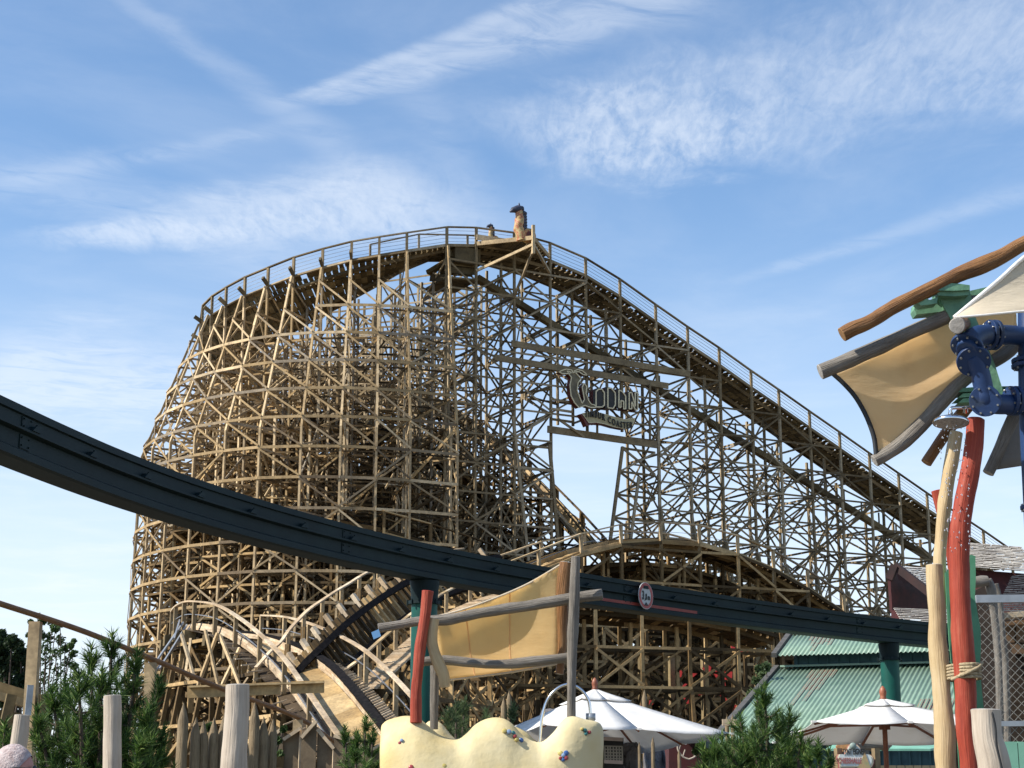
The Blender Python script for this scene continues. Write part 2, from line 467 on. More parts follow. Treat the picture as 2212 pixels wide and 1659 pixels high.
# lift hill bents; the portal under the sign leaves two of them hanging
def lift_bent(i, p, n, z):
    if i in (3, 4):
        zl = EYE+ray(1300, 930)[1]*p.y-.1
        return dict(x=p.x, y=p.y, n=(n.x, n.y), legs=[None, [(0, zl), (0, z)], [(-2.0, zl+.8), (-2.0, z-.4)], [(-4.2, zl+1.3), (-4.2, z-.4)], None], z=z, zmin=zl)
    rz = z*.60; ro = .2*rz+.4
    front = [(ro, 0), (.2, rz)]; backl = [(-4.2-ro, 0), (-4.4, rz)]
    if i < 3: front = None
    return dict(x=p.x, y=p.y, n=(n.x, n.y), legs=[front, [(0, 0), (0, z)], [(-2.0, 0), (-2.0, z-.4)] if i % 2 else None, [(-4.2, 0), (-4.2, z-.4)], backl], z=z)
lbents = [lift_bent(i, *q) for i, q in enumerate(lb)]
frame_run(coaster, [cbents[-1] | {'legs': [None, cbents[-1]['legs'][2], None, cbents[-1]['legs'][4], None]}]+lbents,
    [(1, lambda i, j: 'b' if (i+j) % 2 else ''), (1, lambda i, j: 'b' if (i+j) % 2 else 'f'), (1, lambda i, j: ''),
     (-.9, lambda i, j: 'bf' if (i+j) % 2 else ''), (-1, lambda i, j: 'f' if (i+j) % 2 == 0 else '')], mat='grey', w=.16, lw=.135,
    skiplev=lambda k, j: (k == 0 and j % 2))
# longer X braces in the back plane of the hill
mb = MB()
for i in range(0, len(lb)-2, 1):
    for j in range(0, 18, 2):
        p, n, z = lb[i]; q, n2, z2 = lb[i+1]
        if i in (2, 3, 4) and LEV[j] < 27.5: continue
        if LEV[j]+4.1 < z2-1:
            mb.beam(p+n*-2.3+Vector((0, 0, LEV[j])), q+n2*-2.3+Vector((0, 0, LEV[j]+4.1)), .07, .12)
            if (i+j//2) % 2: mb.beam(p+n*-2.5+Vector((0, 0, LEV[j]+4.1)), q+n2*-2.5+Vector((0, 0, LEV[j])), .07, .12)
mb.build('cross_brace', 'grey', coaster)
# props that flare round the portal
mb = MB()
def LP(u, v, off=0.0):
    p, z = hit_line(u, v, T0+LN*off); return Vector((p.x, p.y, z))
for off in (.1, -1.5, -4.1):
    mb.beam(LP(1187, 960, off), LP(1216, 1290, off), .2, .22); mb.beam(LP(1345, 965, off), LP(1302, 1290, off), .2, .22)
    mb.beam(LP(1380, 1030, off), LP(1345, 1300, off), .18, .2)
    mb.beam(LP(1108, 900, off), LP(1150, 1290, off), .18, .2)
    for (ua, ub, v) in ((1345, 1415, 968), (1337, 1415, 1018), (1330, 1415, 1068), (1322, 1415, 1118), (1315, 1415, 1168), (1308, 1415, 1215)):
        mb.beam(LP(ua, v, off), LP(ub, v+10, off), .08, .16); mb.beam(LP(ua, v, off), LP(ub, v+58, off), .08, .16)
        mb.beam(LP(ua-5, v+50, off), LP(ub, v+10, off), .08, .14)
    for (ub, v) in ((1190, 968), (1194, 1018), (1199, 1068), (1204, 1118), (1208, 1168)):
        mb.beam(LP(1110, v-8, off), LP(ub+2, v, off), .08, .16)
mb.build('portal_prop', 'grey', coaster)
for (p, q, h) in ((( 1105, 742), (1490, 808), .46), ((1068, 772), (1443, 834), .44), ((1183, 927), (1419, 961), .5)):
    mb = MB(); off = .35 if p[0] != 1068 else .3
    mb.beam(LP(*p, off), LP(*q, off), .14, h); mb.build('portal_beam', 'grey', coaster)
# the long dark trough under the lift
mb = MB()
A_, B_ = LP(1030, 600, -2.1), LP(2010, 1208, -2.1)
for i in range(24):
    p, q = A_.lerp(B_, i/24), A_.lerp(B_, (i+1)/24)
    mb.beam(p, q, .5, .42); mb.beam(p-Vector((0, 0, .25)), p+Vector((0, 0, 1.2)), .1, .1)
mb.build('chain_return_trough', 'bed', coaster)
# deck: curve + lift in one run
line = [(Vector((p.x, p.y, z)), n) for p, n, z in allc]+[(Vector((p.x, p.y, z)), n) for p, n, z in lb]
nc = len(allc)
bank = []
for i in range(len(line)):
    k = i-nb
    if k < 0: bank.append(.75)
    elif i < nc: bank.append(interp([0, 3, 6, 10], [.85, .8, .5, 0], k))
    else: bank.append(0)
# handrail must keep its measured height: deck hangs inside it
deck_run(coaster, line, 2.8, -2.05, bank, mat='bed', hand=((0, RH),), wires=4, handmat='grey', stack='grey')
# inner handrail on the crest + knee blocks sticking out of the outer edge of the banked turn
mb = MB()
for i in range(nb-4, nc-3):
    p, n = line[i]
    mb.beam(p+n*.05+Vector((0, 0, .1)), p+n*.6+Vector((0, 0, .45)), .16, .26)
mb.build('bracket', 'bed', coaster)
hr = MB()
pts = [LP(u, v, -3.9) for (u, v) in ((800, 528), (905, 506), (1010, 508), (1060, 512))]
for a_, b_ in zip(pts, pts[1:]): hr.beam(a_, b_, .16, .08); hr.beam(a_, a_-Vector((0, 0, 1.2)), .14, .14)
hr.build('inner_handrail', 'grey', coaster)
# crest: service platform, machine box
mb = MB()
pa, pb, pc = LP(1030, 523, .3), LP(1152, 520, 3.4), LP(1185, 545, .3)
pd = LP(1040, 535, -4.5)
zf = pa.z
tri = [pa, pb, pc, Vector((pc.x-1.5, pc.y+2, zf)), Vector((pa.x-1, pa.y+3, zf))]
tri = [Vector((p.x, p.y, zf)) for p in tri]
n_ = 26
for i in range(n_):          # planks with gaps, running out from the track
    t0, t1 = i/n_, (i+.86)/n_
    def edge(t):
        base = tri[0].lerp(tri[2], t)
        if t < .72: tip = tri[0].lerp(tri[1], t/.72)
        else: tip = tri[1].lerp(tri[2], (t-.72)/.28)
        return base-LN*3.2, tip
    a0, a1 = edge(t0); b0, b1 = edge(min(t1, 1))
    dz = Vector((0, 0, -.05))
    mb.add([a0, a1, b1, b0, a0+dz, a1+dz, b1+dz, b0+dz], [(0, 1, 2, 3), (7, 6, 5, 4), (0, 4, 5, 1), (1, 5, 6, 2), (2, 6, 7, 3), (3, 7, 4, 0)])
mb.build('platform_deck', 'bed', coaster)
mb = MB()
mb.beam(tri[0]-Vector((0, 0, .12)), tri[1]-Vector((0, 0, .12)), .12, .3); mb.beam(tri[1]-Vector((0, 0, .12)), tri[2]-Vector((0, 0, .12)), .12, .3)
mb.beam(tri[1]+Vector((0, 0, .8)), tri[1]-Vector((0, 0, 1.3)), .2, .2)
mb.beam(tri[1]-Vector((0, 0, .6)), LP(1029, 585, .1), .14, .18); mb.beam(tri[1]-Vector((0, 0, 1)), LP(1111, 640, .1), .14, .18)
mb.beam(tri[1]-Vector((0, 0, .6)), LP(1188, 590, 0), .16, .2)
mb.beam(LP(1030, 512, .5), LP(1105, 524, .9), .08, .4)
mb.build('platform_frame', 'tan', coaster)
mb = MB()
for zz, hh in ((546, .5), (566, .45), (582, .45)):
    mb.beam(LP(965, zz, -.6), LP(1030, zz+6, -.6), .08, hh); mb.beam(LP(950, zz+4, -3.8), LP(1020, zz+10, -3.8), .08, hh)
p0, p1 = LP(960, 600, -.5), LP(1030, 606, -.5)
for k in range(8): mb.beam(p0-LN*(.45*k), p1-LN*(.45*k), .4, .12)
p0, p1 = LP(963, 545, -1.2), LP(1028, 548, -1.2)
mb.box((p0+p1)/2-Vector((0, 0, .5)), (2.0, 2.2, 1.2), .5)
mb.beam(LP(925, 590, -2.5), LP(975, 560, -.8), .5, .3); mb.beam(LP(930, 600, -2.5), LP(960, 600, -.8), .12, .5)
mb.build('motor_cage', 'bed', coaster)

def tangle(parent, bents, n, mat, lev, zlo=0, zhi=99, name='wind_brace', part=.5):
    mb = MB(); rg = random.Random(len(bents)*7+n)
    for _ in range(n):
        i = rg.randrange(len(bents)-1); a, b = bents[i], bents[i+1]
        if rg.random() < .35: b = a
        j = rg.randrange(len(lev)-1); dj = rg.choice((0, 1, 1, 1, 2)) if rg.random() < .85 else 0
        la = [leg_o(l, lev[j]) for l in a['legs'] if l]; lb_ = [leg_o(l, lev[min(j+dj, len(lev)-1)]) for l in b['legs'] if l]
        la = [o for o in la if o is not None]; lb_ = [o for o in lb_ if o is not None]
        if lev[j] < max(a.get('zmin', 0), b.get('zmin', 0)): continue
        if not la or not lb_ or lev[j] < zlo or lev[min(j+dj, len(lev)-1)] > min(zhi, b['z']-1.5): continue
        p = pos(a, rg.choice(la), lev[j]+rg.uniform(-.3, .3)); q = pos(b, rg.choice(lb_), lev[min(j+dj, len(lev)-1)]+rg.uniform(-.3, .3))
        if rg.random() < .5: p, q = q, p
        if rg.random() < part:      # bolted stub or splice only part of the way
            f = rg.uniform(.1, .6); p, q = p.lerp(q, f), p.lerp(q, f+rg.uniform(.2, .4))
        mb.beam(p, q, .06, rg.choice((.11, .13, .16)))
    mb.build(name, mat, parent)
# ---- inner tracks of the same trestle: they fill the drum with timber
def resample(pts, step):
    pts = catmull(pts, 8); out = [pts[0].copy()]; acc = 0
    for a, b in zip(pts, pts[1:]):
        d = Vector((b.x-a.x, b.y-a.y, 0)).length
        if d < 1e-6: continue
        while acc+d >= step:
            t = (step-acc)/d; a = a.lerp(b, t); out.append(a.copy()); d = Vector((b.x-a.x, b.y-a.y, 0)).length; acc = 0
            if d < 1e-6: break
        acc += d
    return out
def path_bents(pts, step=2.9, flip=False, halfw=1.9, rake=.16):
    ps = resample(pts, step); out = []; ln = []
    for i, p in enumerate(ps):
        t = ps[min(i+1, len(ps)-1)]-ps[max(i-1, 0)]; t.z = 0; t.normalize()
        n = Vector((t.y, -t.x, 0))
        if n.y > 0 and not flip: n = -n
        z = p.z
        out.append(dict(x=p.x, y=p.y, n=(n.x, n.y), z=z, legs=[
            [(halfw+rake*z*.7, 0), (halfw, z*.72)], [(halfw, 0), (halfw, z)], [(0, 0), (0, z-.3)], [(-halfw, 0), (-halfw, z)], [(-halfw-rake*z*.7, 0), (-halfw, z*.72)]]))
        ln.append((p, n))
    return out, ln
X2 = [(1, lambda i, j: 'f' if (i+j) % 3 == 0 else ''), (1, lambda i, j: 'bf' if (i+j) % 2 else ''), (1, lambda i, j: 'b' if (i+j) % 3 == 1 else ''),
      (-1, lambda i, j: 'bf' if (i+j) % 2 == 0 else ''), (-1, lambda i, j: 'b' if (i+j) % 3 else '')]
runs = [
  ([(470, 770, 134), (560, 800, 139), (660, 815, 141), (780, 838, 141), (900, 868, 138), (1000, 905, 134), (1100, 985, 130), (1200, 1090, 126), (1290, 1195, 121), (1350, 1262, 118)], 2.9, .5, True),
  ([(470, 985, 126), (560, 935, 121), (680, 915, 118.5), (800, 930, 119), (900, 968, 121), (1000, 1035, 124), (1090, 1110, 127), (1170, 1190, 130)], 2.7, -.4, True),
  ([(400, 1120, 128), (500, 1085, 131), (640, 1060, 134), (800, 1055, 135), (940, 1090, 134), (1080, 1160, 131), (1180, 1215, 128)], 3.1, .3, True),
  ([(380, 1180, 119), (470, 1130, 115.5), (620, 1120, 113), (800, 1145, 112.5), (960, 1195, 115), (1100, 1245, 119)], 2.8, -.2, True),
]
for pts, step, bk, deck in runs:
    bb, ln = path_bents([P(*q) for q in pts], step)
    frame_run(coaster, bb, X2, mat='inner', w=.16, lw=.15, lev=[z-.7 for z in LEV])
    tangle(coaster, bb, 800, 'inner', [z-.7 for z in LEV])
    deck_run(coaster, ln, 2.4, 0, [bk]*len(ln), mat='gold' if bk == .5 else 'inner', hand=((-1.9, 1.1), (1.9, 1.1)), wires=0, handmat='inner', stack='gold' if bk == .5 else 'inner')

tangle(coaster, cbents, 2200, 'inner', LEV, 0, 27)
tangle(coaster, cbents, 700, 'tan', LEV, 18, 33, part=.15)
tangle(coaster, lbents, 900, 'grey', LEV, part=.12)
# tall trestle of the turn's inner leg, seen through the drum below the crest
for pts in ([(540, 770, 134), (700, 690, 133), (850, 622, 131), (960, 596, 129), (1060, 604, 128)], [(600, 800, 127), (720, 735, 124), (850, 690, 122), (960, 672, 122)]):
    bb, ln = path_bents([P(*q) for q in pts], 2.4, rake=.05)
    frame_run(coaster, bb, X2, mat='grey', w=.15, lw=.13, lev=[z+.6 for z in LEV])
    tangle(coaster, bb, 420, 'grey', [z+.6 for z in LEV], 10, part=.2)
# ---- camelback hill in front of the lift (lower right)
hill = thing('roller_coaster', (P(1430, 1500, 103).x, 103, 0), 'low camelback hill of the timber coaster in front of the tall lift hill', 'roller coaster')
CB = [(1040, 1243, 96), (1107, 1211, 97.5), (1164, 1189, 99), (1255, 1153, 101), (1341, 1133, 102.5), (1427, 1128, 104), (1510, 1134, 105.2), (1593, 1157, 106.2), (1670, 1189, 107.2), (1744, 1231, 108.2), (1822, 1283, 109.2), (1890, 1330, 110)]
hln = []; hb = []
cpts = [P(*q) for q in CB]
for i, p in enumerate(cpts):
    t = cpts[min(i+1, len(CB)-1)]-cpts[max(i-1, 0)]; t.z = 0; t.normalize(); n = Vector((t.y, -t.x, 0))
    z = p.z-1.15
    hln.append((Vector((p.x, p.y, z)), n))
    hb.append(dict(x=p.x, y=p.y, n=(n.x, n.y), z=z, legs=[[(.5+.14*z*.8, 0), (.2, z*.8)] if i > 6 else None, [(0, 0), (0, z)], [(-2, 0), (-2, z-.4)], [(-4, 0), (-4, z-.2)], [(-6, 0), (-4.2, z*.7)]]))
tangle(hill, hb, 600, 'inner', [z+.5 for z in LEV])
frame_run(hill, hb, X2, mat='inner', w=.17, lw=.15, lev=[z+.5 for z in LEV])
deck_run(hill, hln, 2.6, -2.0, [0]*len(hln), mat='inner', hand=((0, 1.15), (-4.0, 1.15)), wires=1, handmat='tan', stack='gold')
mb = MB()
for (p, n), (q, n2) in zip(hln, hln[1:]):
    mb.beam(p+n*.05-Vector((0, 0, .1)), q+n2*.05-Vector((0, 0, .1)), .1, .18)
mb.build('side_board', 'inner', hill)
# more low trestle behind the camelback
low = thing('roller_coaster', (P(1500, 1600, 112).x, 112, 0), 'dense dark low trestle half hidden between the camelback hill and the lift hill', 'roller coaster')
for pts in ([(1120, 1262, 104), (1250, 1240, 106), (1380, 1232, 108), (1520, 1262, 110), (1640, 1325, 112), (1730, 1385, 113)],
            [(1060, 1330, 90), (1180, 1322, 91), (1320, 1330, 92), (1480, 1345, 93), (1600, 1372, 94), (1670, 1400, 95)],
            [(1020, 1335, 99), (1160, 1318, 101), (1300, 1312, 102), (1450, 1318, 103), (1580, 1350, 104), (1690, 1400, 105)],
            [(960, 1290, 108), (1100, 1275, 113), (1300, 1262, 117), (1450, 1260, 120), (1600, 1282, 123), (1760, 1330, 126)]):
    bb, ln = path_bents([P(*q) for q in pts], 2.6)
    frame_run(low, bb, X2, mat='inner', w=.17, lw=.15, lev=[z-.4 for z in LEV])
    tangle(low, bb, 900, 'inner', [z-.4 for z in LEV])
    deck_run(low, ln, 2.4, 0, [.1]*len(ln), mat='inner', hand=((1.9, 1.1),), wires=0, handmat='inner', stack='inner')
# ------------------------------------------------------------------ low tracks at the front left
def wood_track(parent, pts, bank, inner, half, hand_l=True, mats=('pale', 'gold'), railw=.14, railh=.3, tstep=.5):
    pass
FDp = [(372, 1322, 82.5), (380, 1311, 81.6), (398, 1301, 80.3), (421, 1299, 79), (466, 1306, 77), (510, 1330, 74.5), (562, 1370, 71.5), (615, 1424, 68), (669, 1500, 64.5), (720, 1573, 61.5), (790, 1675, 58)]
drop = thing('roller_coaster', (P(500, 1600, 74).x, 74, 0), 'low banked coaster drop with pale side boards and curved handrails at lower left', 'roller coaster')
tops = [P(*q) for q in FDp]; HF = 1.25
fl = []
for i, p in enumerate(tops):
    t = tops[min(i+1, len(tops)-1)]-tops[max(i-1, 0)]; t.z = 0; t.normalize(); n = Vector((t.y, -t.x, 0))
    if n.x > 0: n = -n
    fl.append((p-Vector((0, 0, HF)), n, t))
bk = [.25, .25, .22, .2, .15, .04, -.12, -.28, -.42, -.45, -.45]
# supports
db = []
for i, (p, n, t) in enumerate(fl):
    z = p.z
    if z < 1.5: continue
    db.append(dict(x=p.x, y=p.y, n=(n.x, n.y), z=z, legs=[[(1.6, 0), (.3, z*.85)], [(0, 0), (0, z-.1)], None, [(-3.4, 0), (-3.4, z-.3)], [(-5.2, 0), (-3.4, z*.8)]]))
frame_run(drop, db, [(1, lambda i, j: 'f' if j % 2 else ''), (1, lambda i, j: 'b' if (i+j) % 3 == 0 else ''), (1, lambda i, j: ''), (-1, lambda i, j: 'f' if j % 2 else 'b'), (-1, lambda i, j: '')], mat='inner', w=.17, lw=.15, lev=[.8+1.9*k for k in range(8)])
fine = []
for i in range(len(fl)-1):
    for k in range(4):
        f = k/4; fine.append((fl[i][0].lerp(fl[i+1][0], f), fl[i][1].lerp(fl[i+1][1], f).normalized(), lerp(bk[i], bk[i+1], f)))
fine.append((fl[-1][0], fl[-1][1], bk[-1]))
# smooth the centre line
for _ in range(2):
    fine = [fine[0]]+[((fine[i-1][0]+fine[i][0]*2+fine[i+1][0])/4, fine[i][1], fine[i][2]) for i in range(1, len(fine)-1)]+[fine[-1]]
sideb = MB(); bed = MB(); r1 = MB(); r2 = MB(); und = MB(); stair = MB(); sl = MB(); uns = MB()
for (p, n, b_), (q, n2, b2) in zip(fine, fine[1:]):
    t = (q-p).normalized()
    s1 = (n*math.cos(b_)+Vector((0, 0, math.sin(b_)))); s2 = (n2*math.cos(b2)+Vector((0, 0, math.sin(b2))))
    up = s1.cross(t); up = up if up.z > 0 else -up
    for k, o in enumerate((-.35, -2.15)):
        for l in range(3):
            sideb.beam(p+s1*o+up*(.06+.11*l), q+s2*o+up*(.06+.11*l), .24-.03*l, .105, up=up, jit=.006)
        (r1, r2)[k].beam(p+s1*(o-.06)+up*.40, q+s2*(o-.06)+up*.40, (.1, .32)[k], (.04, .1)[k], up=up, jit=0)
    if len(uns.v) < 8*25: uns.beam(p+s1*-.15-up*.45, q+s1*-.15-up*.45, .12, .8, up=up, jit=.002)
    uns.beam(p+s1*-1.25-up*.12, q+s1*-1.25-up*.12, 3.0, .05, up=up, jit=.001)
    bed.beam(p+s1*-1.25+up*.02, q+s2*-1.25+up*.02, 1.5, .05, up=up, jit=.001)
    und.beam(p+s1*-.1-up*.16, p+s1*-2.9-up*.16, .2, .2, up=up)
    for k in range(4):
        c = p.lerp(q, k/4); stair.beam(c+s1*-2.55+up*.06, c+s1*-2.95+up*.06, .13, .06, up=Vector((0, 0, 1)))
    if len(stair.v) > 8*4*18: sl.beam(p+s1*.1+up*.06, p+s1*.75+up*.06, .12, .05, up=Vector((0, 0, 1)))
bed.build('track_bed', 'gold', drop); sideb.build('track_stringer', 'pale', drop); r1.build('rail', 'rail', drop); r2.build('rail', 'rail', drop)
M['under'] = timber('shaded_boards', [(0, (.035, .024, .014)), (1, (.09, .062, .035))])  # shade on the underside of the drop is put into this darker colour
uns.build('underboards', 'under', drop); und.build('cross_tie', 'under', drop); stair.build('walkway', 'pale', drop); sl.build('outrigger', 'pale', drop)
pr_ = MB()
for (a_, b_) in (((444, 1362), (476, 1500)), ((470, 1368), (420, 1500)), ((475, 1372), (522, 1490)), ((518, 1400), (470, 1500)), ((560, 1432), (520, 1490)), ((392, 1370), (418, 1460)), ((412, 1380), (400, 1460)), ((590, 1460), (628, 1540)), ((630, 1485), (660, 1560))):
    pr_.beam(P(*a_, 73), P(*b_, 72), .10, .13)
pr_.build('prop', 'tan', drop)
und2 = MB()
for i in range(6):      # heavy bracket blocks hang under the crest
    p, n, t = fl[i]
    und2.beam(p+n*.5-Vector((0, 0, .35)), p-n*3.2-Vector((0, 0, .5)), .35, .5)
und2.build('crossbeam', 'bed', drop)
for side, off, h in ((0, .0, HF), (1, -3.35, 1.15)):
    hr = MB(); tp = []
    for i, (p, n, t) in enumerate(fl):
        if side and i < 3: continue
        b0 = p+n*off; 
        if side: b0 = b0+Vector((0, 0, -off*math.sin(-bk[i])*.55))
        tp.append(b0+Vector((0, 0, h)))
        mb = MB(); mb.beam(b0-Vector((0, 0, .5)), b0+Vector((0, 0, h-.03)), .15, .17, up=n); mb.build('handrail_post', 'tan' if side else 'grey', drop)
    cv = catmull(tp, 4)
    for a_, b_ in zip(cv, cv[1:]): hr.beam(a_, b_, .2, .075, jit=.001)
    hr.build('handrail', 'pale', drop)
    wr = MB()
    for a_, b_ in zip(cv, cv[1:]): wr.beam(a_-Vector((0, 0, .6)), b_-Vector((0, 0, .6)), .035, .035, jit=0)
    wr.build('handrail_wire', 'wire', drop)
mb = MB()      # bundle of pale struts fanning at far left
for (a_, b_) in (((396, 1345), (330, 1440)), ((404, 1350), (345, 1445)), ((410, 1356), (335, 1452)), ((388, 1340), (376, 1380))):
    mb.beam(P(*a_, 80), P(*b_, 77), .07, .09)
mb.build('strut', 'steelgrey', drop)
mb = MB(); mb.beam(P(405, 1495, 60), P(605, 1487, 60), .12, .42); mb.beam(P(628, 1485, 60), P(700, 1483, 60), .12, .42)
mb.beam(P(408, 1484, 59.9), P(700, 1474, 59.9), .3, .06)
mb.build('fascia_board', 'gold', drop)

# track with black rails climbing to the right
climb = thing('roller_coaster', (P(800, 1600, 76).x, 76, 0), 'banked track with thick black rails and planked stair climbing under the monorail', 'roller coaster')
CR = [(640, 1512, 69.5), (679, 1466, 70.5), (716, 1430, 71.5), (754, 1392, 73), (792, 1360, 75), (830, 1331, 77), (868, 1306, 79), (906, 1284, 81.5), (960, 1262, 85), (1020, 1246, 89), (1090, 1232, 94)]
cp_ = catmull([P(*q) for q in CR], 4)
ties = MB(); rA = MB(); rB = MB(); blk = MB(); st = MB(); sgl = MB()
hl = []; hr_ = []
lnn = []
for i in range(len(cp_)-1):
    p, q = cp_[i], cp_[i+1]; t = (q-p).normalized(); n = Vector((-t.y, t.x, 0)).normalized()
    if n.x > 0: n = -n
    b_ = .85; s1 = n*math.cos(b_)+Vector((0, 0, math.sin(b_))); up = s1.cross(t); up = up if up.y < 0 or up.z > 0 else -up
    if up.z < 0: up = -up
    lnn.append((p, n, s1, up))
    for rr, o in ((rA, .72), (rB, -.72)):
        for l, (w_, z_) in enumerate(((.18, .1), (.22, .22), (.27, .34))): rr.beam(p+s1*o+up*z_, q+s1*o+up*z_, w_, .13, up=up, jit=0)
    ties.beam(p-s1*1.2, p+s1*1.25, .16, .18, up=up)
    if i % 3 == 0: blk.beam(p+s1*1.0-up*.05, p+s1*1.7, .2, .2, up=up)
    for k in range(5):
        if i < 7: continue
        c = p.lerp(q, (k+R.uniform(-.2, .2))/5)
        st.beam(c-n*1.35-Vector((0, 0, .95)), c-n*2.35-Vector((0, 0, .95)), .26, .06, up=Vector((0, 0, 1)))
rA.build('rail', 'rail', climb); rB.build('rail', 'rail', climb); ties.build('cross_tie', 'inner', climb); blk.build('tie_block', 'pale', climb); st.build('stair', 'pale', climb)
def hrail(parent, pts, step, h, mat, dn=.8):
    hr = MB()
    for a_, b_ in zip(pts, pts[1:]): hr.beam(a_, b_, .17, .07, jit=.001)
    hr.build('handrail', mat, parent)
    for k in range(0, len(pts), step):
        mb = MB(); mb.beam(pts[k]-Vector((0, 0, h+dn)), pts[k]-Vector((0, 0, .03)), .15, .15); mb.build('handrail_post', 'tan', parent)
hrail(climb, [p+n*2.1+Vector((0, 0, 1.35)) for (p, n, s, u_) in lnn], 4, 1.3, 'pale')
hrail(climb, [p-n*1.35+Vector((0, 0, .1)) for (p, n, s, u_) in lnn], 4, 1.1, 'tan', 1.4)
cbb = []
for k in range(0, len(lnn), 4):
    p, n, s, u_ = lnn[k]; z = p.z-.2
    cbb.append(dict(x=p.x, y=p.y, n=(n.x, n.y), z=z, legs=[[(2.1, 0), (2.1, z+1)], [(.8, 0), (.8, z+.4)], [(-1, 0), (-1, z-.6)], [(-2.4, 0), (-2.4, z-1)]]))
frame_run(climb, cbb, [(1, lambda i, j: 'b'), (1, lambda i, j: 'f' if j % 2 else 'b'), (-1, lambda i, j: 'f'), (-1, lambda i, j: 'bf' if (i+j) % 2 else '')], mat='inner', w=.18, lw=.17, lev=[.6+1.7*k for k in range(8)])

# ------------------------------------------------------------------ sign on the lift hill
sign = thing('coaster_sign', LP(1300, 900, 1.2), 'large carved sign with timbur coaster banner hung in the portal of the lift hill', 'sign')
M['sign_face'] = simple('sign_face', (.52, .44, .25), (.38, .32, .17), 1.6, .6)
M['sign_w'] = simple('sign_letter_face', (.20, .16, .085), (.10, .08, .045), 2.2, .6)
M['sign_edge'] = simple('sign_edge', (.15, .028, .02), (.07, .014, .012), 2, .5)
M['sign_line'] = simple('sign_outline', (.82, .70, .44), (.7, .58, .36), 3, .5)
M['sign_dark'] = simple('sign_dark', (.035, .03, .025), (.02, .018, .016), 3, .6)
SY = LD; SO = 1.3
def SP(u, v, o=SO): return LP(u, v, o)
def outline(pts, o, r=.065, close=True):
    mb = MB(); q = [SP(u, v, o) for u, v in pts]
    if close: q = q+[q[0]]
    for a_, b_ in zip(q, q[1:]): mb.beam(a_, b_, r, r, jit=0)
    return mb
def SPp(pts, o, depth, fc, ec):
    q = [SP(u, v, o) for u, v in pts]
    mb = MB(); mb.prism(q, -LN*depth); return mb
def zr2(x, y): return (1900+x*600/2212)*.6064, (1250+y*600/2212)*.6064
def Z(l): return [zr2(*p) for p in l]
Wl = Z([(440, 260), (520, 290), (545, 275), (625, 365), (585, 420), (575, 520), (600, 590), (640, 690), (670, 640), (655, 560), (640, 480), (665, 425), (700, 470), (690, 560), (730, 660), (760, 700), (800, 710), (830, 740), (760, 745), (710, 730), (680, 715), (600, 745), (540, 680), (495, 590), (480, 450), (500, 350), (470, 310)])
Wl2 = Z([(335, 275), (380, 255), (430, 240), (500, 250), (520, 280), (450, 300), (380, 300)])
Wl3 = Z([(530, 265), (580, 245), (640, 260), (690, 300), (700, 320), (650, 310), (600, 275), (550, 275)])
for pl in (Wl, Wl2, Wl3):
    lb_k = SPp(pl, SO, .5, 0, 0).build('letter_back', 'sign_edge', sign)
    SPp(pl, SO+.04, .05, 0, 0).build('letter', 'sign_w', lb_k)
    outline(pl, SO+.06).build('letter_outline', 'sign_line', lb_k)
def blob(x0, x1, yt, yb, kind):
    """tall narrow letters with rounded shoulders"""
    w_ = x1-x0
    if kind == 'O': pts = [(x0, yt+30), (x0+w_*.3, yt), (x0+w_*.7, yt), (x1, yt+45), (x1, yb-25), (x0+w_*.75, yb), (x0, yb)]
    elif kind == 'D': pts = [(x0, yt), (x0+w_*.45, yt), (x1-4, yt+60), (x1, yt+110), (x1, yb-50), (x0+w_*.7, yb), (x0, yb-10)]
    elif kind == 'A': pts = [(x0, yt), (x0+w_*.5, yt+20), (x1, yt+80), (x1, yb), (x1-w_*.3, yb), (x1-w_*.3, yb-100), (x0+w_*.3, yb-110), (x0+w_*.3, yb-20), (x0, yb-20)]
    else: pts = [(x0, yt), (x0+w_*.3, yt), (x1-w_*.3, yt+180), (x1-w_*.3, yt), (x1, yt), (x1, yb), (x1-w_*.3, yb), (x0+w_*.3, yt+120), (x0+w_*.3, yb-10), (x0, yb-10)]
    return Z(pts)
for (x0, x1, yt, yb, kd) in ((800, 935, 490, 745, 'O'), (955, 1080, 475, 765, 'D'), (1100, 1215, 500, 770, 'A'), (1235, 1375, 535, 780, 'N')):
    pl = blob(x0-12, x1-8, yt, yb, kd)
    lb_k = SPp(pl, SO, .6, 0, 0).build('letter_back', 'sign_edge', sign)
    SPp(pl, SO+.03, .05, 0, 0).build('letter', 'sign_dark', lb_k)
    pl = blob(x0+22, x1-4, yt+14, yb-8, kd)
    outline(pl, SO+.06, .08).build('letter_outline', 'sign_line', lb_k)
bn = Z([(610, 830), (760, 795), (850, 805), (960, 835), (1080, 870), (1200, 900), (1340, 880), (1310, 960), (1290, 1010), (1180, 1025), (1050, 1000), (930, 965), (800, 955), (700, 990), (660, 900)])
SPp(bn, SO+.1, .5, 0, 0).build('banner_back', 'sign_edge', sign)
bn2 = Z([(640, 822), (760, 797), (850, 807), (960, 837), (1080, 872), (1200, 902), (1335, 884), (1308, 958), (1288, 1005), (1180, 1020), (1050, 995), (930, 958), (820, 938), (730, 945)])
SPp(bn2, SO+.14, .05, 0, 0).build('banner', 'sign_face', sign)
outline(bn2, SO+.16, .035).build('banner_outline', 'sign_line', sign)
c0 = SP(*zr2(985, 915), SO+.17); c1 = SP(*zr2(1300, 975), SO+.17); c00 = SP(*zr2(680, 860), SO+.17)
L_ = (c1-c00).length; Xd = (c1-c00).normalized(); Yd = Vector((0, 0, 1))
def warp(x, y): return x, y+.22*math.sin(x/L_*2*PI*.9)*-.9+ (0)
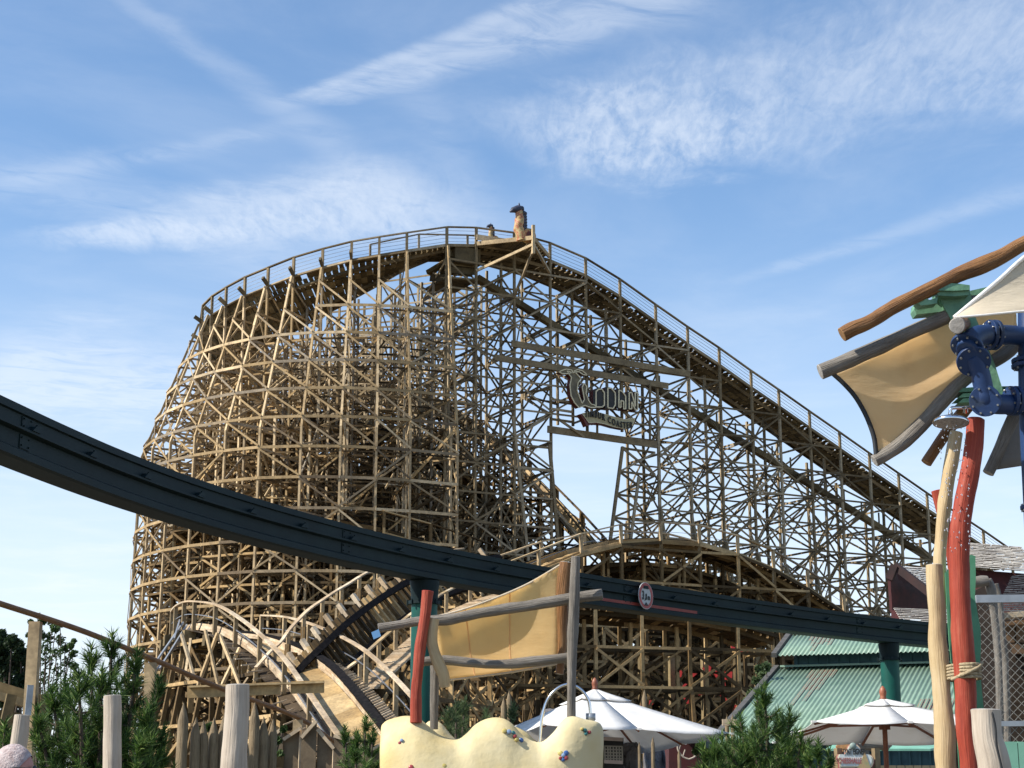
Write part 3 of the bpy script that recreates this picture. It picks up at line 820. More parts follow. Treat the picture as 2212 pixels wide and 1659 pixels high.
tx = MB(); put_text(tx, 'TIMBUR COASTER', .66, c0-Yd*.16+LN*.05, Xd, Yd, .04, .58, warp, .006, sp=1.35); tx.build('lettering', 'sign_dark', sign)
mb = MB()
for (a_, b_) in (((1290, 850), (1290, 935)), ((1404, 830), (1404, 950)), ((1190, 862), (1240, 870)), ((1190, 883), (1236, 890)), ((1190, 905), (1240, 912)), ((1206, 905), (1262, 944)), ((1365, 905), (1300, 850))):
    mb.beam(SP(*a_, .5), SP(*b_, .5), .12, .16)
mb.build('sign_frame', 'grey', sign)

# ------------------------------------------------------------------ carved figures on the crest
M['dragon'] = simple('painted_carving', (.5, .36, .15), (.32, .22, .09), 2.2, .6, stops=[(.36, (.30, .20, .09)), (.47, (.52, .38, .16)), (.53, (.38, .05, .03)), (.57, (.5, .36, .15)), (.62, (.36, .045, .03)), (.68, (.5, .37, .16))])
M['dragon_dark'] = simple('dark_blue_paint', (.04, .045, .075), (.02, .022, .035), 4, .5)
def dragon(uoff, voff, s, off, label):
    def D(x, y, o=0): return LP(1839/1+0, 0) if False else LP(uoff+x*s, voff+y*s, off+o)
    base = D(0, 0)
    t = thing('carved_figure', (base.x, base.y, base.z), label, 'carved figure', 'carved figures on the crest of the lift hill')
    mb = MB(); body = [(0, 3), (-3, -12), (-7, -26), (-5, -42), (-6, -56), (-8, -64)]
    pts = catmull([D(*q) for q in body], 4); n = len(pts)
    rr = [lerp(.42, .24, i/(n-1)) for i in range(n)]; mb.tube(pts, [r*s for r in rr], 10, wob=.25, seed=3, ws=3); mb.build('neck', 'dragon', t)
    mb = MB()
    for k in range(9):
        q = D(5-k*.2, -4-k*6.4, 0); mb.tube([q-LD*.12*s, q+LD*.25*s], [.24*s, .1*s], 7, wob=.2, seed=k)
    mb.build('mane', 'dragon_dark', t)
    mb = MB(); h = D(-9, -64)
    mb.tube([h+LD*.42*s+Vector((0, 0, .1*s)), h, h-LD*.38*s-Vector((0, 0, .12*s)), h-LD*.6*s-Vector((0, 0, .3*s))], [.2*s, .3*s, .2*s, .06*s], 9)
    mb.tube([h+LD*.15*s, h+LD*.12*s+Vector((0, 0, .5*s))], [.16*s, .03*s], 6)
    mb.build('head', 'dragon_dark', t)
    mb = MB(); c = D(14, -6); mb.tube([c-LN*.2*s+LD*.0, c+LN*.2*s], [.52*s, .52*s], 18); mb.build('tail_coil', 'dragon', t)
    mb = MB(); mb.tube([c+LN*.2*s, c+LN*.26*s], [.3*s, .28*s], 16); mb.build('tail_spiral', 'sign_edge', t)
dragon(1127, 516, 1.0, 2.6, 'tall painted dragon figure standing on the tip of the crest platform')
dragon(1063, 520, .5, -3.2, 'small far dragon figure standing behind the crest handrail')

# ------------------------------------------------------------------ monorail
HT = 4.4
TE = [(-60, 824), (0, 850), (100, 901), (242.6, 971), (379.7, 1026), (516.7, 1069), (708.6, 1124), (849, 1161), (980, 1190), (1123, 1215), (1260, 1240), (1395, 1260), (1532, 1281), (1669, 1302), (1805, 1321), (1943, 1338), (2030, 1347), (2090, 1352)]
rp = []
for (u, v) in TE:
    a_, b_ = ray(u, v); Y = HT/b_; rp.append(Vector((a_*Y, Y, EYE+HT)))
for _ in range(3):
    rp = [rp[0]]+[(rp[i-1]+rp[i]*2+rp[i+1])/4 for i in range(1, len(rp)-1)]+[rp[-1]]
for _ in range(1):       # the beam runs on past the left edge of the view
    d0 = rp[0]-rp[1]; d1 = rp[1]-rp[2]; an = max(-.16, min(.16, math.atan2(d1.x*d0.y-d1.y*d0.x, d1.dot(d0))))
    d0 = Matrix.Rotation(an, 3, 'Z') @ d0.normalized()*2.6; rp.insert(0, rp[0]+d0)
rp = catmull(rp, 8)
mono = thing('monorail', (rp[60].x, rp[60].y, 0), 'dark green steel monorail beam sweeping across the scene on two round columns', 'monorail')
prof = [(0, 0), (0, -.09), (-.035, -.10), (-.035, -.255), (.035, -.262), (.035, -.29), (-.05, -.31), (-.05, -.49), (0, -.52), (0, -.61), (-.06, -.625), (-.42, -.625), (-.48, -.60), (-.48, 0)]
def rframe(i):
    t = rp[min(i+1, len(rp)-1)]-rp[max(i-1, 0)]; t.z = 0; t.normalize(); n = Vector((t.y, -t.x, 0)); return t, n
mb = MB(); rings = []
for i, p in enumerate(rp):
    t, n = rframe(i); rings.append([p+n*o+Vector((0, 0, z)) for o, z in prof])
m_ = len(prof)
vs = [q for r in rings for q in r]
fs = [(i*m_+k, (i+1)*m_+k, (i+1)*m_+(k+1) % m_, i*m_+(k+1) % m_) for i in range(len(rings)-1) for k in range(m_)]
fs.append(tuple(range(m_))); fs.append(tuple((len(rings)-1)*m_+k for k in range(m_-1, -1, -1)))
mb.add(vs, fs); mb.build('beam', 'green_steel', mono)
# bolted brackets on the ledge, conductor rail
seg = [0]
for a_, b_ in zip(rp, rp[1:]): seg.append(seg[-1]+(b_-a_).length)
def at(s):
    for i in range(len(seg)-1):
        if seg[i+1] >= s:
            f = (s-seg[i])/(seg[i+1]-seg[i]); t, n = rframe(i); return rp[i].lerp(rp[i+1], f), t, n
    t, n = rframe(len(rp)-1); return rp[-1], t, n
s = 1.0
while s < seg[-1]-1:
    p, t, n = at(s); b0 = p+n*-.035+Vector((0, 0, -.258)); mb = MB()
    tri_ = [b0-t*.09, b0+t*.11, b0+t*.11+Vector((0, 0, .075)), b0+t*.0+Vector((0, 0, .07))]
    mb.prism(tri_, n*.085); mb.tube([b0+t*.07+n*.05+Vector((0, 0, .05)), b0+t*.07+n*.05+Vector((0, 0, .1))], .014, 6)
    mb.build('bracket', 'green_steel', mono)
    s += 1.55
# cover plates where the beam sections meet
s = 4.0
while s < seg[-1]-2:
    p, t, n = at(s); mb = MB()
    for (z0_, z1_, o_) in ((-.11, -.245, -.03), (-.32, -.48, -.045)):
        q = p+n*o_+Vector((0, 0, (z0_+z1_)/2)); mb.beam(q-t*.13, q+t*.13, .012, abs(z1_-z0_), jit=0)
        for k in (-1, 1):
            for l in (-1, 1): r_ = q+t*(.09*k)+Vector((0, 0, .045*l))+n*.006; mb.tube([r_, r_+n*.014], .012, 6)
    mb.build('cover_plate', 'green_steel', mono); s += 9.3
# red stripe
def near_u(u):
    best = min(range(len(rp)), key=lambda i: abs(cam_u(rp[i])-u)); return best
def cam_u(p):
    d = p-Vector((0, 0, EYE)); dep = d.y*cp+d.z*sp; return UW/2+FPX*d.x/dep
i0, i1 = near_u(1268), near_u(1500)
mb = MB()
for i in range(i0, i1):
    _, n = rframe(i); _, n2 = rframe(i+1); a_ = rp[i]+n*-.044; b_ = rp[i+1]+n2*-.044
    mb.beam(a_+Vector((0, 0, -.475+0*.0)), b_+Vector((0, 0, -.475)), .02, .075, jit=0, up=Vector((0, 0, 1)))
mb.build('red_stripe', 'red_stripe', mono)
for (u, w_) in ((940, 49), (1934, 39)):
    i = near_u(u); t, n = rframe(i); c = rp[i]-n*.24; r = .235
    mb = MB(); mb.lathe((c.x, c.y, 0), [(r, 0), (r, EYE+HT-.635)], 28); col_ = mb.build('column', 'green_col', mono)
    mb = MB(); z = EYE+HT-.635
    mb.lathe((c.x, c.y, 0), [(r, z-.42), (r+.06, z-.42), (r+.06, z-.36), (r, z-.36)], 24, smooth=False)
    mb.lathe((c.x, c.y, 0), [(r+.002, z-.36), (r*1.15, z)], 24)
    for k in range(8):
        a_ = 2*PI*k/8; q = Vector((c.x+math.cos(a_)*(r+.07), c.y+math.sin(a_)*(r+.07), z-.44)); mb.tube([q, q+Vector((0, 0, .1))], .018, 6)
    mb.build('column_head', 'green_steel', col_)
# height-limit sign clamped to the beam
i = near_u(1389); t, n = rframe(i); c = rp[i]+n*.075+Vector((0, 0, -.285))
hs = thing('height_sign', (c.x, c.y, c.z-.45), 'round white height limit sign with red ring on the green monorail beam', 'sign')
up = Vector((0, 0, 1)); RR = .40; ex = .9; KS = .70
def disc(r0, r1, o, zf=1.0, seg=40, cx=0, cy=0):
    mb = MB(); vs = []
    for k in range(seg):
        a_ = 2*PI*k/seg
        for r in (r0*KS, r1*KS): vs.append(c+t*(math.cos(a_)*r*.92+cx)+up*(math.sin(a_)*r*zf+cy)+n*o)
    m2 = len(vs); vs += [q-n*.018 for q in vs]
    fs = []
    for k in range(seg):
        a0, a1, b0, b1 = 2*k, 2*k+1, 2*((k+1) % seg), 2*((k+1) % seg)+1
        fs.append((a0, a1, b1, b0)); fs.append((a0+m2, b0+m2, b1+m2, a1+m2)); fs.append((a1, a1+m2, b1+m2, b1)); fs.append((a0, b0, b0+m2, a0+m2))
    mb.add(vs, fs); return mb
M['sign_white'] = simple('sign_white', (.42, .43, .42), (.36, .37, .36), 6, .45)
M['sign_red'] = simple('sign_red', (.36, .035, .03), (.3, .03, .025), 6, .45)
disc(.0001, .30, .005).build('sign_plate', 'sign_white', hs); disc(.29, .39, .010).build('red_ring', 'sign_red', hs); disc(.39, .405, .008).build('white_rim', 'sign_white', hs)
tx = MB(); put_text(tx, '3', .38*KS, c+t*-.15*KS-up*.12*KS+n*.012, t, up, .004, .60, bold=.006); put_text(tx, ',8', .27*KS, c+t*-.01*KS-up*.12*KS+n*.012, t, up, .004, .62, bold=.003); put_text(tx, 'm', .25*KS, c+t*.145*KS-up*.12*KS+n*.012, t, up, .004, .62, bold=.002)
tx.build('lettering', 'black', hs)
mb = MB()
mb.prism([c+up*-.30*KS+t*-.10*KS+n*.008, c+up*-.30*KS+t*.10*KS+n*.008, c+up*-.20*KS+n*.008], n*.012)
mb.build('lower_arrow', 'black', hs)
mb = MB(); mb.prism([c+up*.21*KS+t*-.13*KS+n*.008, c+up*.30*KS+t*-.10*KS+n*.008, c+up*.30*KS+t*.10*KS+n*.008, c+up*.21*KS+t*.13*KS+n*.008], n*.014); mb.build('clamp_strap', 'green_steel', hs)
# ------------------------------------------------------------------ materials for the near things
M['log_tan'] = logmat('tan_log', [(.3, (.26, .19, .11)), (.5, (.44, .34, .22)), (.7, (.56, .46, .33))], crack=.3)
M['log_grey'] = logmat('grey_log', [(.3, (.10, .085, .07)), (.5, (.19, .165, .135)), (.7, (.30, .27, .23))], crack=.6)
M['log_brown'] = logmat('brown_log', [(.3, (.10, .042, .014)), (.5, (.22, .10, .032)), (.72, (.34, .18, .07))], .5, crack=.35)
M['log_ochre'] = logmat('ochre_log', [(.3, (.34, .22, .10)), (.5, (.48, .35, .185)), (.7, (.56, .44, .27))], .6, crack=.12, bs=.25)
M['log_red'] = logmat('red_painted_log', [(.3, (.18, .022, .012)), (.5, (.31, .042, .018)), (.72, (.42, .11, .06))], .6, crack=.2, bs=.3)
M['log_pale'] = logmat('pale_log', [(.3, (.30, .235, .175)), (.5, (.44, .365, .285)), (.7, (.54, .465, .375))], .75, crack=.08, bs=.25)
M['cut_grey'] = simple('cut_log_end', (.40, .37, .33), (.26, .23, .20), 14, .8, bs=.3, bscale=30)
M['cut_brown'] = simple('cut_brown_end', (.36, .19, .07), (.2, .1, .04), 14, .7)
M['cut_red'] = simple('cut_red_end', (.42, .04, .02), (.3, .03, .015), 9, .6)
def cloth(name, c, tr, c2=None, folds=0):
    m, nt, b = nodes(name)
    f = noise(nt, 1.6, 5, .6); r = ramp(nt, [(.3, c2 or tuple(x*.88 for x in c)), (.7, c)]); nt.links.new(f, r.inputs[0])
    nt.links.new(r.outputs[0], b.inputs['Base Color']); b.inputs['Roughness'].default_value = .85; b.inputs['Specular IOR Level'].default_value = .15
    t = nt.nodes.new('ShaderNodeBsdfTranslucent'); nt.links.new(r.outputs[0], t.inputs[0])
    mx = nt.nodes.new('ShaderNodeMixShader'); mx.inputs[0].default_value = tr
    nt.links.new(b.outputs[0], mx.inputs[1]); nt.links.new(t.outputs[0], mx.inputs[2])
    nt.links.new(mx.outputs[0], nt.nodes['Material Output'].inputs[0])
    fb = noise(nt, 3.2, 4, .6, sc3=(1, 1, 3.5)); bump(nt, b, fb, .4, .04)
    f2 = noise(nt, 4, 6, .7); r2 = ramp(nt, [(.28, (.72, .66, .58)), (.5, (1, 1, 1))]); nt.links.new(f2, r2.inputs[0]); cc_ = mixc(nt, .22, r.outputs[0], r2.outputs[0], 'MULTIPLY')
    nt.links.new(cc_, b.inputs['Base Color']); nt.links.new(cc_, t.inputs[0])
    return m
M['sail_orange'] = cloth('orange_canvas', (.95, .76, .50), .72, (.92, .70, .42))
M['sail_yellow'] = cloth('yellow_canvas', (.96, .76, .44), .74, (.93, .70, .37))
M['sail_cream'] = cloth('cream_canvas', (.80, .70, .54), .4)
M['sail_grey'] = cloth('grey_canvas', (.34, .32, .30), .3)
M['parasol'] = cloth('white_canvas', (.90, .88, .85), .35, (.88, .86, .82))
M['teak'] = simple('reddish_wood', (.30, .10, .045), (.2, .06, .03), 5, .5)
M['rock_yellow'] = simple('painted_concrete', (.62, .50, .27), None, 1.2, .8, bs=.4, bscale=4, bdist=.05,
    stops=[(.22, (.40, .28, .10)), (.40, (.56, .43, .19)), (.58, (.62, .52, .30)), (.8, (.68, .60, .41))])
M['blue_pipe'] = simple('blue_paint', (.010, .040, .13), (.007, .028, .095), 3, .5, bs=.1, bscale=30, stops=[(.25, (.018, .030, .055)), (.36, (.007, .028, .095)), (.7, (.011, .042, .135))])
M['green_wood'] = simple('green_painted_wood', (.16, .33, .20), (.09, .21, .13), 6, .6, bs=.35, bscale=14)
M['green_plank'] = simple('green_plank_paint', (.10, .30, .17), (.07, .24, .13), 5, .6)
M['rope'] = simple('rope', (.42, .33, .20), (.24, .18, .10), 30, .9, bs=.6, bscale=60)
M['bolt'] = simple('bolt_steel', (.40, .40, .38), (.28, .28, .27), 8, .35, metal=.8)
def log(parent, name, pts, Y, mat, cut, seed=1, wob=.14, seg=16, n=5, label=None):
    """pts: (u, v, width in photo pixels[, Y])"""
    P3 = []; rr = []
    for q in pts:
        y = q[3] if len(q) > 3 else Y
        P3.append(P(q[0], q[1], y)); rr.append(S(q[2], q[1], y)/2)
    c = catmull(P3, n); k = len(c); r = [interp(list(range(0, k+1, n))[:len(rr)], rr, i) for i in range(k)]
    mb = MB(); mb.tube(c, r, seg, wob=wob*1.7, seed=seed, ws=2.2, capmi=1)
    return mb.build(name, [mat, cut], parent, label=label)
def logthing(name, pts, Y, mat, cut, label, cat, seed=1, wob=.12, group=None):
    q = pts[-1]; o = log(None, name, pts, Y, mat, cut, seed, wob, 18)
    o['label'] = label; o['category'] = cat
    if group: o['group'] = group
    return o
def sheet(grid, thick=.012):
    """grid of points -> thin cloth with real thickness"""
    mb = MB(); nu = len(grid); nv = len(grid[0])
    nn = (grid[1][0]-grid[0][0]).cross(grid[0][1]-grid[0][0]).normalized()
    vs = [p for r in grid for p in r]; m2 = len(vs); vs += [p-nn*thick for p in vs[:m2]]
    fs = []
    for i in range(nu-1):
        for j in range(nv-1):
            a, b_, c, d = i*nv+j, (i+1)*nv+j, (i+1)*nv+j+1, i*nv+j+1
            fs.append((a, b_, c, d)); fs.append((a+m2, d+m2, c+m2, b_+m2))
    ed = [(i*nv) for i in range(nu)]+[(nu-1)*nv+j for j in range(1, nv)]+[i*nv+nv-1 for i in range(nu-2, -1, -1)]+[j for j in range(nv-2, 0, -1)]
    for a, b_ in zip(ed, ed[1:]+ed[:1]): fs.append((b_, a, a+m2, b_+m2))
    mb.add(vs, fs, smooth=True); return mb
def coons(bot, right, top, left, sag=None, nu=22, nv=16):
    def ev(c, t):
        x = t*(len(c)-1); i = min(int(x), len(c)-2); return c[i].lerp(c[i+1], x-i)
    g = []
    for i in range(nu+1):
        u = i/nu; row = []
        for j in range(nv+1):
            v = j/nv
            p = ev(bot, u)*(1-v)+ev(top, u)*v+ev(left, v)*(1-u)+ev(right, v)*u
            p -= (ev(bot, 0)*(1-u)*(1-v)+ev(bot, 1)*u*(1-v)+ev(top, 0)*(1-u)*v+ev(top, 1)*u*v)
            if sag: p = p+sag(u, v)
            row.append(p)
        g.append(row)
    return g
def PL(l, Y): return [P(q[0], q[1], q[2] if len(q) > 2 else Y) for q in l]

# ------------------------------------------------------------------ centre: rock basin with sail frame
BY = 16.0
basin = thing('water_play_basin', (P(1060, 1600, BY).x, BY, 0), 'pale yellow wavy concrete water play basin studded with mosaic stones', 'basin')
BO = [(823.6, 1592), (826, 1572), (840, 1563), (859, 1554), (892, 1546), (917, 1551), (936, 1568), (960, 1589), (991, 1596), (1010, 1583), (1029, 1563), (1056, 1551), (1084, 1551), (1106, 1563), (1133, 1591), (1166, 1603), (1194, 1583), (1216, 1555), (1235, 1547), (1262, 1554), (1290, 1560), (1301, 1572), (1304, 1592)]
ot = catmull([P(u, v, BY) for u, v in BO], 4)
def wallmesh(ot, D, rnd, amp=.05, seed=0):
    mb = MB(); K = 26; g = []
    x0, x1 = ot[0].x, ot[-1].x
    for i, p in enumerate(ot):
        f = (p.x-x0)/(x1-x0); e = max(0, 1-abs(2*f-1)**6)**.5; d = D*max(e, .03); row = []
        zt = p.z
        for k in range(K+1):
            a = PI*k/K
            y = -math.cos(a)*d; zz = math.sin(a)
            # straight wall below, rounded rim above
            if zz < .55: z = zt*(zz/.55)*.82; yy = math.copysign(d, y)
            else: z = zt-(zt*.18)*(1-(zz-.55)/.45)**2.0; yy = y*1.19
            # undercut towards the ground on the left
            q = Vector((p.x*1.1, z*1.1, seed))
            bmp = amp*(mnoise.noise(q)*1.6+mnoise.noise(q*2.3))
            yy = yy+(bmp if yy > 0 else -bmp)-(.10*math.sin(z*2.2+p.x*1.5) if yy < 0 else 0)
            xx = p.x+(x0+.28*(1-min(z/1.9, 1))-p.x)*(1-f)**9
            row.append(Vector((xx, BY+yy+seed*.0, z)))
        g.append(row)
    vs = [q for r in g for q in r]; n = K+1
    fs = [(i*n+k, i*n+k+1, (i+1)*n+k+1, (i+1)*n+k) for i in range(len(g)-1) for k in range(K)]
    fs.append(tuple(range(n-1, -1, -1))); fs.append(tuple((len(g)-1)*n+k for k in range(n)))
    mb.add(vs, fs, smooth=True); return mb, g
mb, BG = wallmesh(ot, .42, .2); mb.build('basin_wall', 'rock_yellow', basin)
BO2 = [(905, 1640), (920, 1590), (932, 1562), (946, 1556), (962, 1562), (985, 1592), (1010, 1606), (1060, 1590), (1100, 1568), (1135, 1580), (1160, 1602), (1200, 1612)]
sv_ = BY; BY = 17.3
mb, _g = wallmesh(catmull([P(u, v, BY) for u, v in BO2], 4), .3, .2, seed=4); mb.build('back_wall', 'rock_yellow', basin); BY = sv_
# front surface point of the basin under pixel
def on_basin(u, v):
    best = None
    for i in range(len(BG)-1):
        for k in range(0, 18):
            q = BG[i][k]; 
            d_ = q-Vector((0, 0, EYE)); dep = d_.y*cp+d_.z*sp; uu = UW/2+FPX*d_.x/dep; vv = UH/2-FPX*(d_.z*cp-d_.y*sp)/dep
            e = (uu-u)**2+(vv-v)**2
            if best is None or e < best[0]: best = (e, q, i, k)
    _, q, i, k = best
    nn = (BG[i+1][k]-BG[i][k]).cross(BG[i][min(k+1, 25)]-BG[i][max(k-1, 0)]).normalized()
    if nn.y > 0: nn = -nn
    p = P(u, v, q.y); return p, nn
M['st_blue'] = simple('blue_glaze', (0.059, 0.131, 0.325), None, 5, .2); M['st_red'] = simple('red_glaze', (0.334, 0.054, 0.054), None, 5, .2)
M['st_yel'] = simple('yellow_glaze', (0.550, 0.442, 0.140), None, 5, .2); M['st_teal'] = simple('teal_glaze', (0.042, 0.172, 0.172), None, 5, .2); M['st_lb'] = simple('light_blue_glaze', (0.262, 0.356, 0.514), None, 5, .2)
def zb(x, y): return 727.7+.2741*x, 1204.3+.2741*y
stones = [(512, 1445, 'lb', 8), (497, 1468, 'red', 8), (530, 1478, 'blue', 8), (496, 1500, 'teal', 8), (512, 1503, 'red', 9), (1322, 1368, 'yel', 11), (1356, 1375, 'lb', 11), (1387, 1388, 'teal', 12), (1402, 1412, 'red', 9), (1416, 1435, 'yel', 10), (1450, 1443, 'blue', 12),
    (1762, 1543, 'yel', 12), (1806, 1541, 'blue', 12), (1786, 1560, 'lb', 10), (1762, 1582, 'red', 8), (1782, 1594, 'blue', 9), (1806, 1580, 'red', 10), (1932, 1352, 'yel', 7), (1954, 1362, 'teal', 9), (1988, 1378, 'red', 8), (1962, 1390, 'teal', 8), (820, 1650, 'red', 10), (845, 1645, 'yel', 13), (585, 1655, 'red', 12)]
for x, y, cn, r in stones:
    u, v = zb(x, y); p, nn = on_basin(u, v); rr = S(r*.2741, v, BY)*1.75
    mb = MB(); mb.lathe(p+nn*.012, [(rr, -.04), (rr, -.002), (rr*.8, .006), (rr*.4, .009), (.0005, .01)], 9, axis=nn, smooth=False); mb.build('mosaic_stone', 'st_'+cn, basin)
FA = [(1166, 1603), (1168, 1575), (1171.7, 1547), (1182.7, 1511), (1204.6, 1486.6), (1229, 1478), (1254, 1489), (1271.8, 1514), (1276, 1552)]
mb = MB(); mb.tube(catmull(PL(FA, BY-.05), 5), S(3.1, 1500, BY), 12); mb.build('faucet_arch', 'chrome', basin)
mb = MB(); c = P(1276, 1553, BY-.05); mb.lathe(c, [(.02, .05), (.045, .05), (.045, -.01), (.03, -.02), (.03, -.05), (.02, -.05)], 14)
mb.box(c-Vector((0, 0, .055)), (.16, .10, .02), .2); mb.build('faucet_fitting', 'steelgrey', basin)

sail = thing('shade_sail_frame', (P(1060, 1560, BY+.1).x, BY+.1, 1.9), 'crooked log frame with yellow canvas sail standing on the pale basin, one post painted red', 'sunshade')
FY = BY+.15
log(sail, 'post', [(923.7, 1277, 26), (916.8, 1341, 24), (908.6, 1396, 23), (903, 1451, 22), (899, 1500, 23), (899, 1560, 25)], FY-.35, 'log_red', 'cut_red', 2, label='red painted crooked post')
log(sail, 'post', [(938.8, 1425, 20), (938, 1500, 18), (937.4, 1575, 18)], FY+.2, 'log_grey', 'cut_grey', 5)
log(sail, 'post', [(1243, 1203, 20), (1241, 1286.5, 22), (1237.5, 1368.8, 23), (1234.8, 1451, 21), (1233.4, 1570, 19)], FY-.25, 'log_grey', 'cut_grey', 9)
log(sail, 'curved_log', [(936, 1336, 24), (932, 1380, 24), (938, 1410, 24), (949, 1436, 25), (958, 1458, 23), (960.7, 1484, 19)], FY-.28, 'log_ochre', 'cut_grey', 4)
log(sail, 'cross_log', [(818, 1356.4, 21), (864.8, 1349.6, 20), (903, 1343, 21), (963.4, 1338.6, 25), (1001.8, 1331, 24), (1056.6, 1321, 22), (1138.9, 1308.5, 23), (1229.3, 1293.4, 24), (1300.6, 1283.8, 24)], FY-.1, 'log_grey', 'cut_grey', 6)
log(sail, 'cross_log', [(905, 1431, 18), (960.7, 1426.3, 21), (1070.3, 1435.5, 22), (1152.6, 1427.7, 22), (1226.6, 1420.8, 20)], FY-.08, 'log_grey', 'cut_grey', 7)
log(sail, 'upright_log', [(1223.3, 1216, 29), (1219, 1250, 28), (1214, 1300, 26), (1213, 1396, 21), (1209, 1456, 20)], FY+.12, 'log_brown', 'cut_grey', 8)
bot = PL([(962, 1470), (1029, 1462), (1111, 1451), (1207, 1434)], FY+.1); top = PL([(936, 1333), (985, 1321), (1056.6, 1297), (1138.9, 1262), (1214, 1218)], FY+.1)
left = PL([(962, 1470), (950, 1425), (944, 1378), (936, 1333)], FY+.1); right = PL([(1207, 1434), (1208, 1370), (1210, 1290), (1214, 1218)], FY+.1)
def sg(u, v): return Vector((0, .13*math.sin(PI*u)*math.sin(PI*v)+.02*math.sin(u*17+v*3)*u*v, 0))
sheet(coons(bot, right, top, left, sg)).build('canvas', 'sail_yellow', sail)
mb = MB()
for f in (.35, .68):
    pts = [coons(bot, right, top, left, sg, 22, 16)[int(f*22)][j]+Vector((0, -.004, 0)) for j in range(17)]
    for q0, q1 in zip(pts, pts[1:]): mb.beam(q0, q1, .012, .004, jit=0)
mb.build('canvas_seam', 'sail_orange', sail)
for cv in (top, bot):
    mb = MB(); mb.tube(catmull(cv, 6), .011, 6); mb.build('canvas_hem', 'sail_cream', sail)
tagb = MB(); tagb.prism(PL([(802, 1366), (818, 1359), (823, 1374), (807, 1381)], FY-.3), (0, .015, 0))
tagb.build('blue_tag', simple('blue_card', (.16, .36, .62), None, 4, .6), None, label='small blue square tag hanging from the left end of the sail frame log', cat='tag')
# dark rim edge already part of the canvas; rocks end here

# ------------------------------------------------------------------ parasols
TL = .075
def parasol(ua, va, Y, half, phi, hz, label, pole=True):
    apex = P(ua, va, Y); x, y = apex.x, apex.y; zt = apex.z; ze = hz
    t = thing('parasol', (x, y, 0), label, 'parasol', 'white parasols')
    dirs = []
    for k in range(8):
        a = phi+k*PI/4; r = half*(1.0 if k % 2 == 0 else .7071)
        dirs.append((Vector((math.cos(a), -math.sin(a), 0)), r))
    mb = MB(); N = 10
    for k in range(8):
        (d0, r0), (d1, r1) = dirs[k], dirs[(k+1) % 8]; g = []
        for i in range(N+1):
            f = .05+.95*i/N; row = []
            for j in range(5):
                h = j/4; e0 = d0*r0*f; e1 = d1*r1*f; q = e0.lerp(e1, h)
                z = zt-(zt-ze)*(f**.92)-.05*math.sin(PI*h)*f*.7
                row.append(Vector((x+q.x, y+q.y, z-TL*q.y)))
            g.append(row)
        m = sheet(g, -.008); mb.add(m.v, m.f, smooth=True)
    mb.build('canopy', 'parasol', t)
    mb = MB()      # vent cap over the top
    for k in range(8):
        (d0, r0), (d1, r1) = dirs[k], dirs[(k+1) % 8]; g = []
        for i in range(5):
            f = .005+.27*i/4; row = []
            for j in range(5):
                h = j/4; q = (d0*r0*f).lerp(d1*r1*f, h)
                row.append(Vector((x+q.x, y+q.y, zt+.028-TL*q.y-(zt-ze)*(f**.92)*.95-.02*math.sin(PI*h)*(i/4))))
            g.append(row)
        m = sheet(g, -.008); mb.add(m.v, m.f, smooth=True)
    mb.build('vent_cap', 'parasol', t)
    for d, r in dirs:
        mb = MB(); mb.beam(Vector((x, y, zt-.12)), Vector((x, y, 0))+d*r*.985+Vector((0, 0, ze-.03-TL*d.y*r)), .026, .03, jit=0); rb = mb.build('rib', 'teak', t)
        mb = MB(); q = Vector((x, y, 0))+d*r*1.0+Vector((0, 0, ze-TL*d.y*r)); mb.box(q+Vector((0, 0, .0)), (.07, .07, .03)); mb.build('corner_pocket', 'parasol', rb)
        mb = MB(); mb.beam(Vector((x, y, ze+.12)), Vector((x, y, 0))+d*r*.5+Vector((0, 0, lerp(zt, ze, .5)-.07-TL*d.y*r*.5)), .03, .03, jit=0); mb.build('strut', 'teak', t)
    mb = MB(); mb.tube([(x, y, 0), (x, y, zt)], .038, 12); mb.lathe((x, y, ze+.05), [(.038, 0), (.085, 0), (.085, .14), (.038, .14)], 12, smooth=False); mb.build('pole', 'teak', t)
    mb = MB(); mb.lathe((x, y, zt+.0), [(.04, 0), (.055, .02), (.04, .04), (.05, .08), (.055, .12), (.04, .17), (.015, .20), (.001, .21)], 14); mb.build('finial', 'teak', t)
    return t
parasol(1285, 1490, 30, 2.42, math.radians(23), P(1388, 1592, 28).z+.02, 'large white parasol behind the yellow basin, left of the two')
parasol(1908, 1512, 26, 1.95, math.radians(42), P(1885, 1576, 24.6).z, 'white parasol beside the ochre and red poles, right of the two')

# ------------------------------------------------------------------ green tin-roofed building
hall = thing('green_hall', (P(1800, 1600, 50).x, 50, 0), 'building with two tiers of green corrugated tin roof streaked with rust', 'building')
m, nt, b = nodes('green_tin')
tcn = nt.nodes.new('ShaderNodeTexCoord')
f = noise(nt, 1.4, 5, .6); r = ramp(nt, [(.3, (.16, .255, .185)), (.7, (.24, .335, .25))]); nt.links.new(f, r.inputs[0])
nt.links.new(r.outputs[0], b.inputs['Base Color']); b.inputs['Roughness'].default_value = .5; M['tin'] = m
M['dark_roof2'] = simple('dark_grey_board', (.09, .085, .08), (.06, .055, .05), 4, .8)
M['rust'] = simple('rust_streaks', (.27, .13, .085), (.17, .22, .165), 7, .8)
M['hall_wall'] = simple('blue_green_boards', (.03, .085, .10), (.018, .055, .07), 3, .7)
E = Vector((4.6, -1.75, 0)).normalized(); Dn = Vector((E.y, -E.x, 0)); Dn = Dn if Dn.y < 0 else -Dn
e1 = P(1681, 1416.7, 52.0)
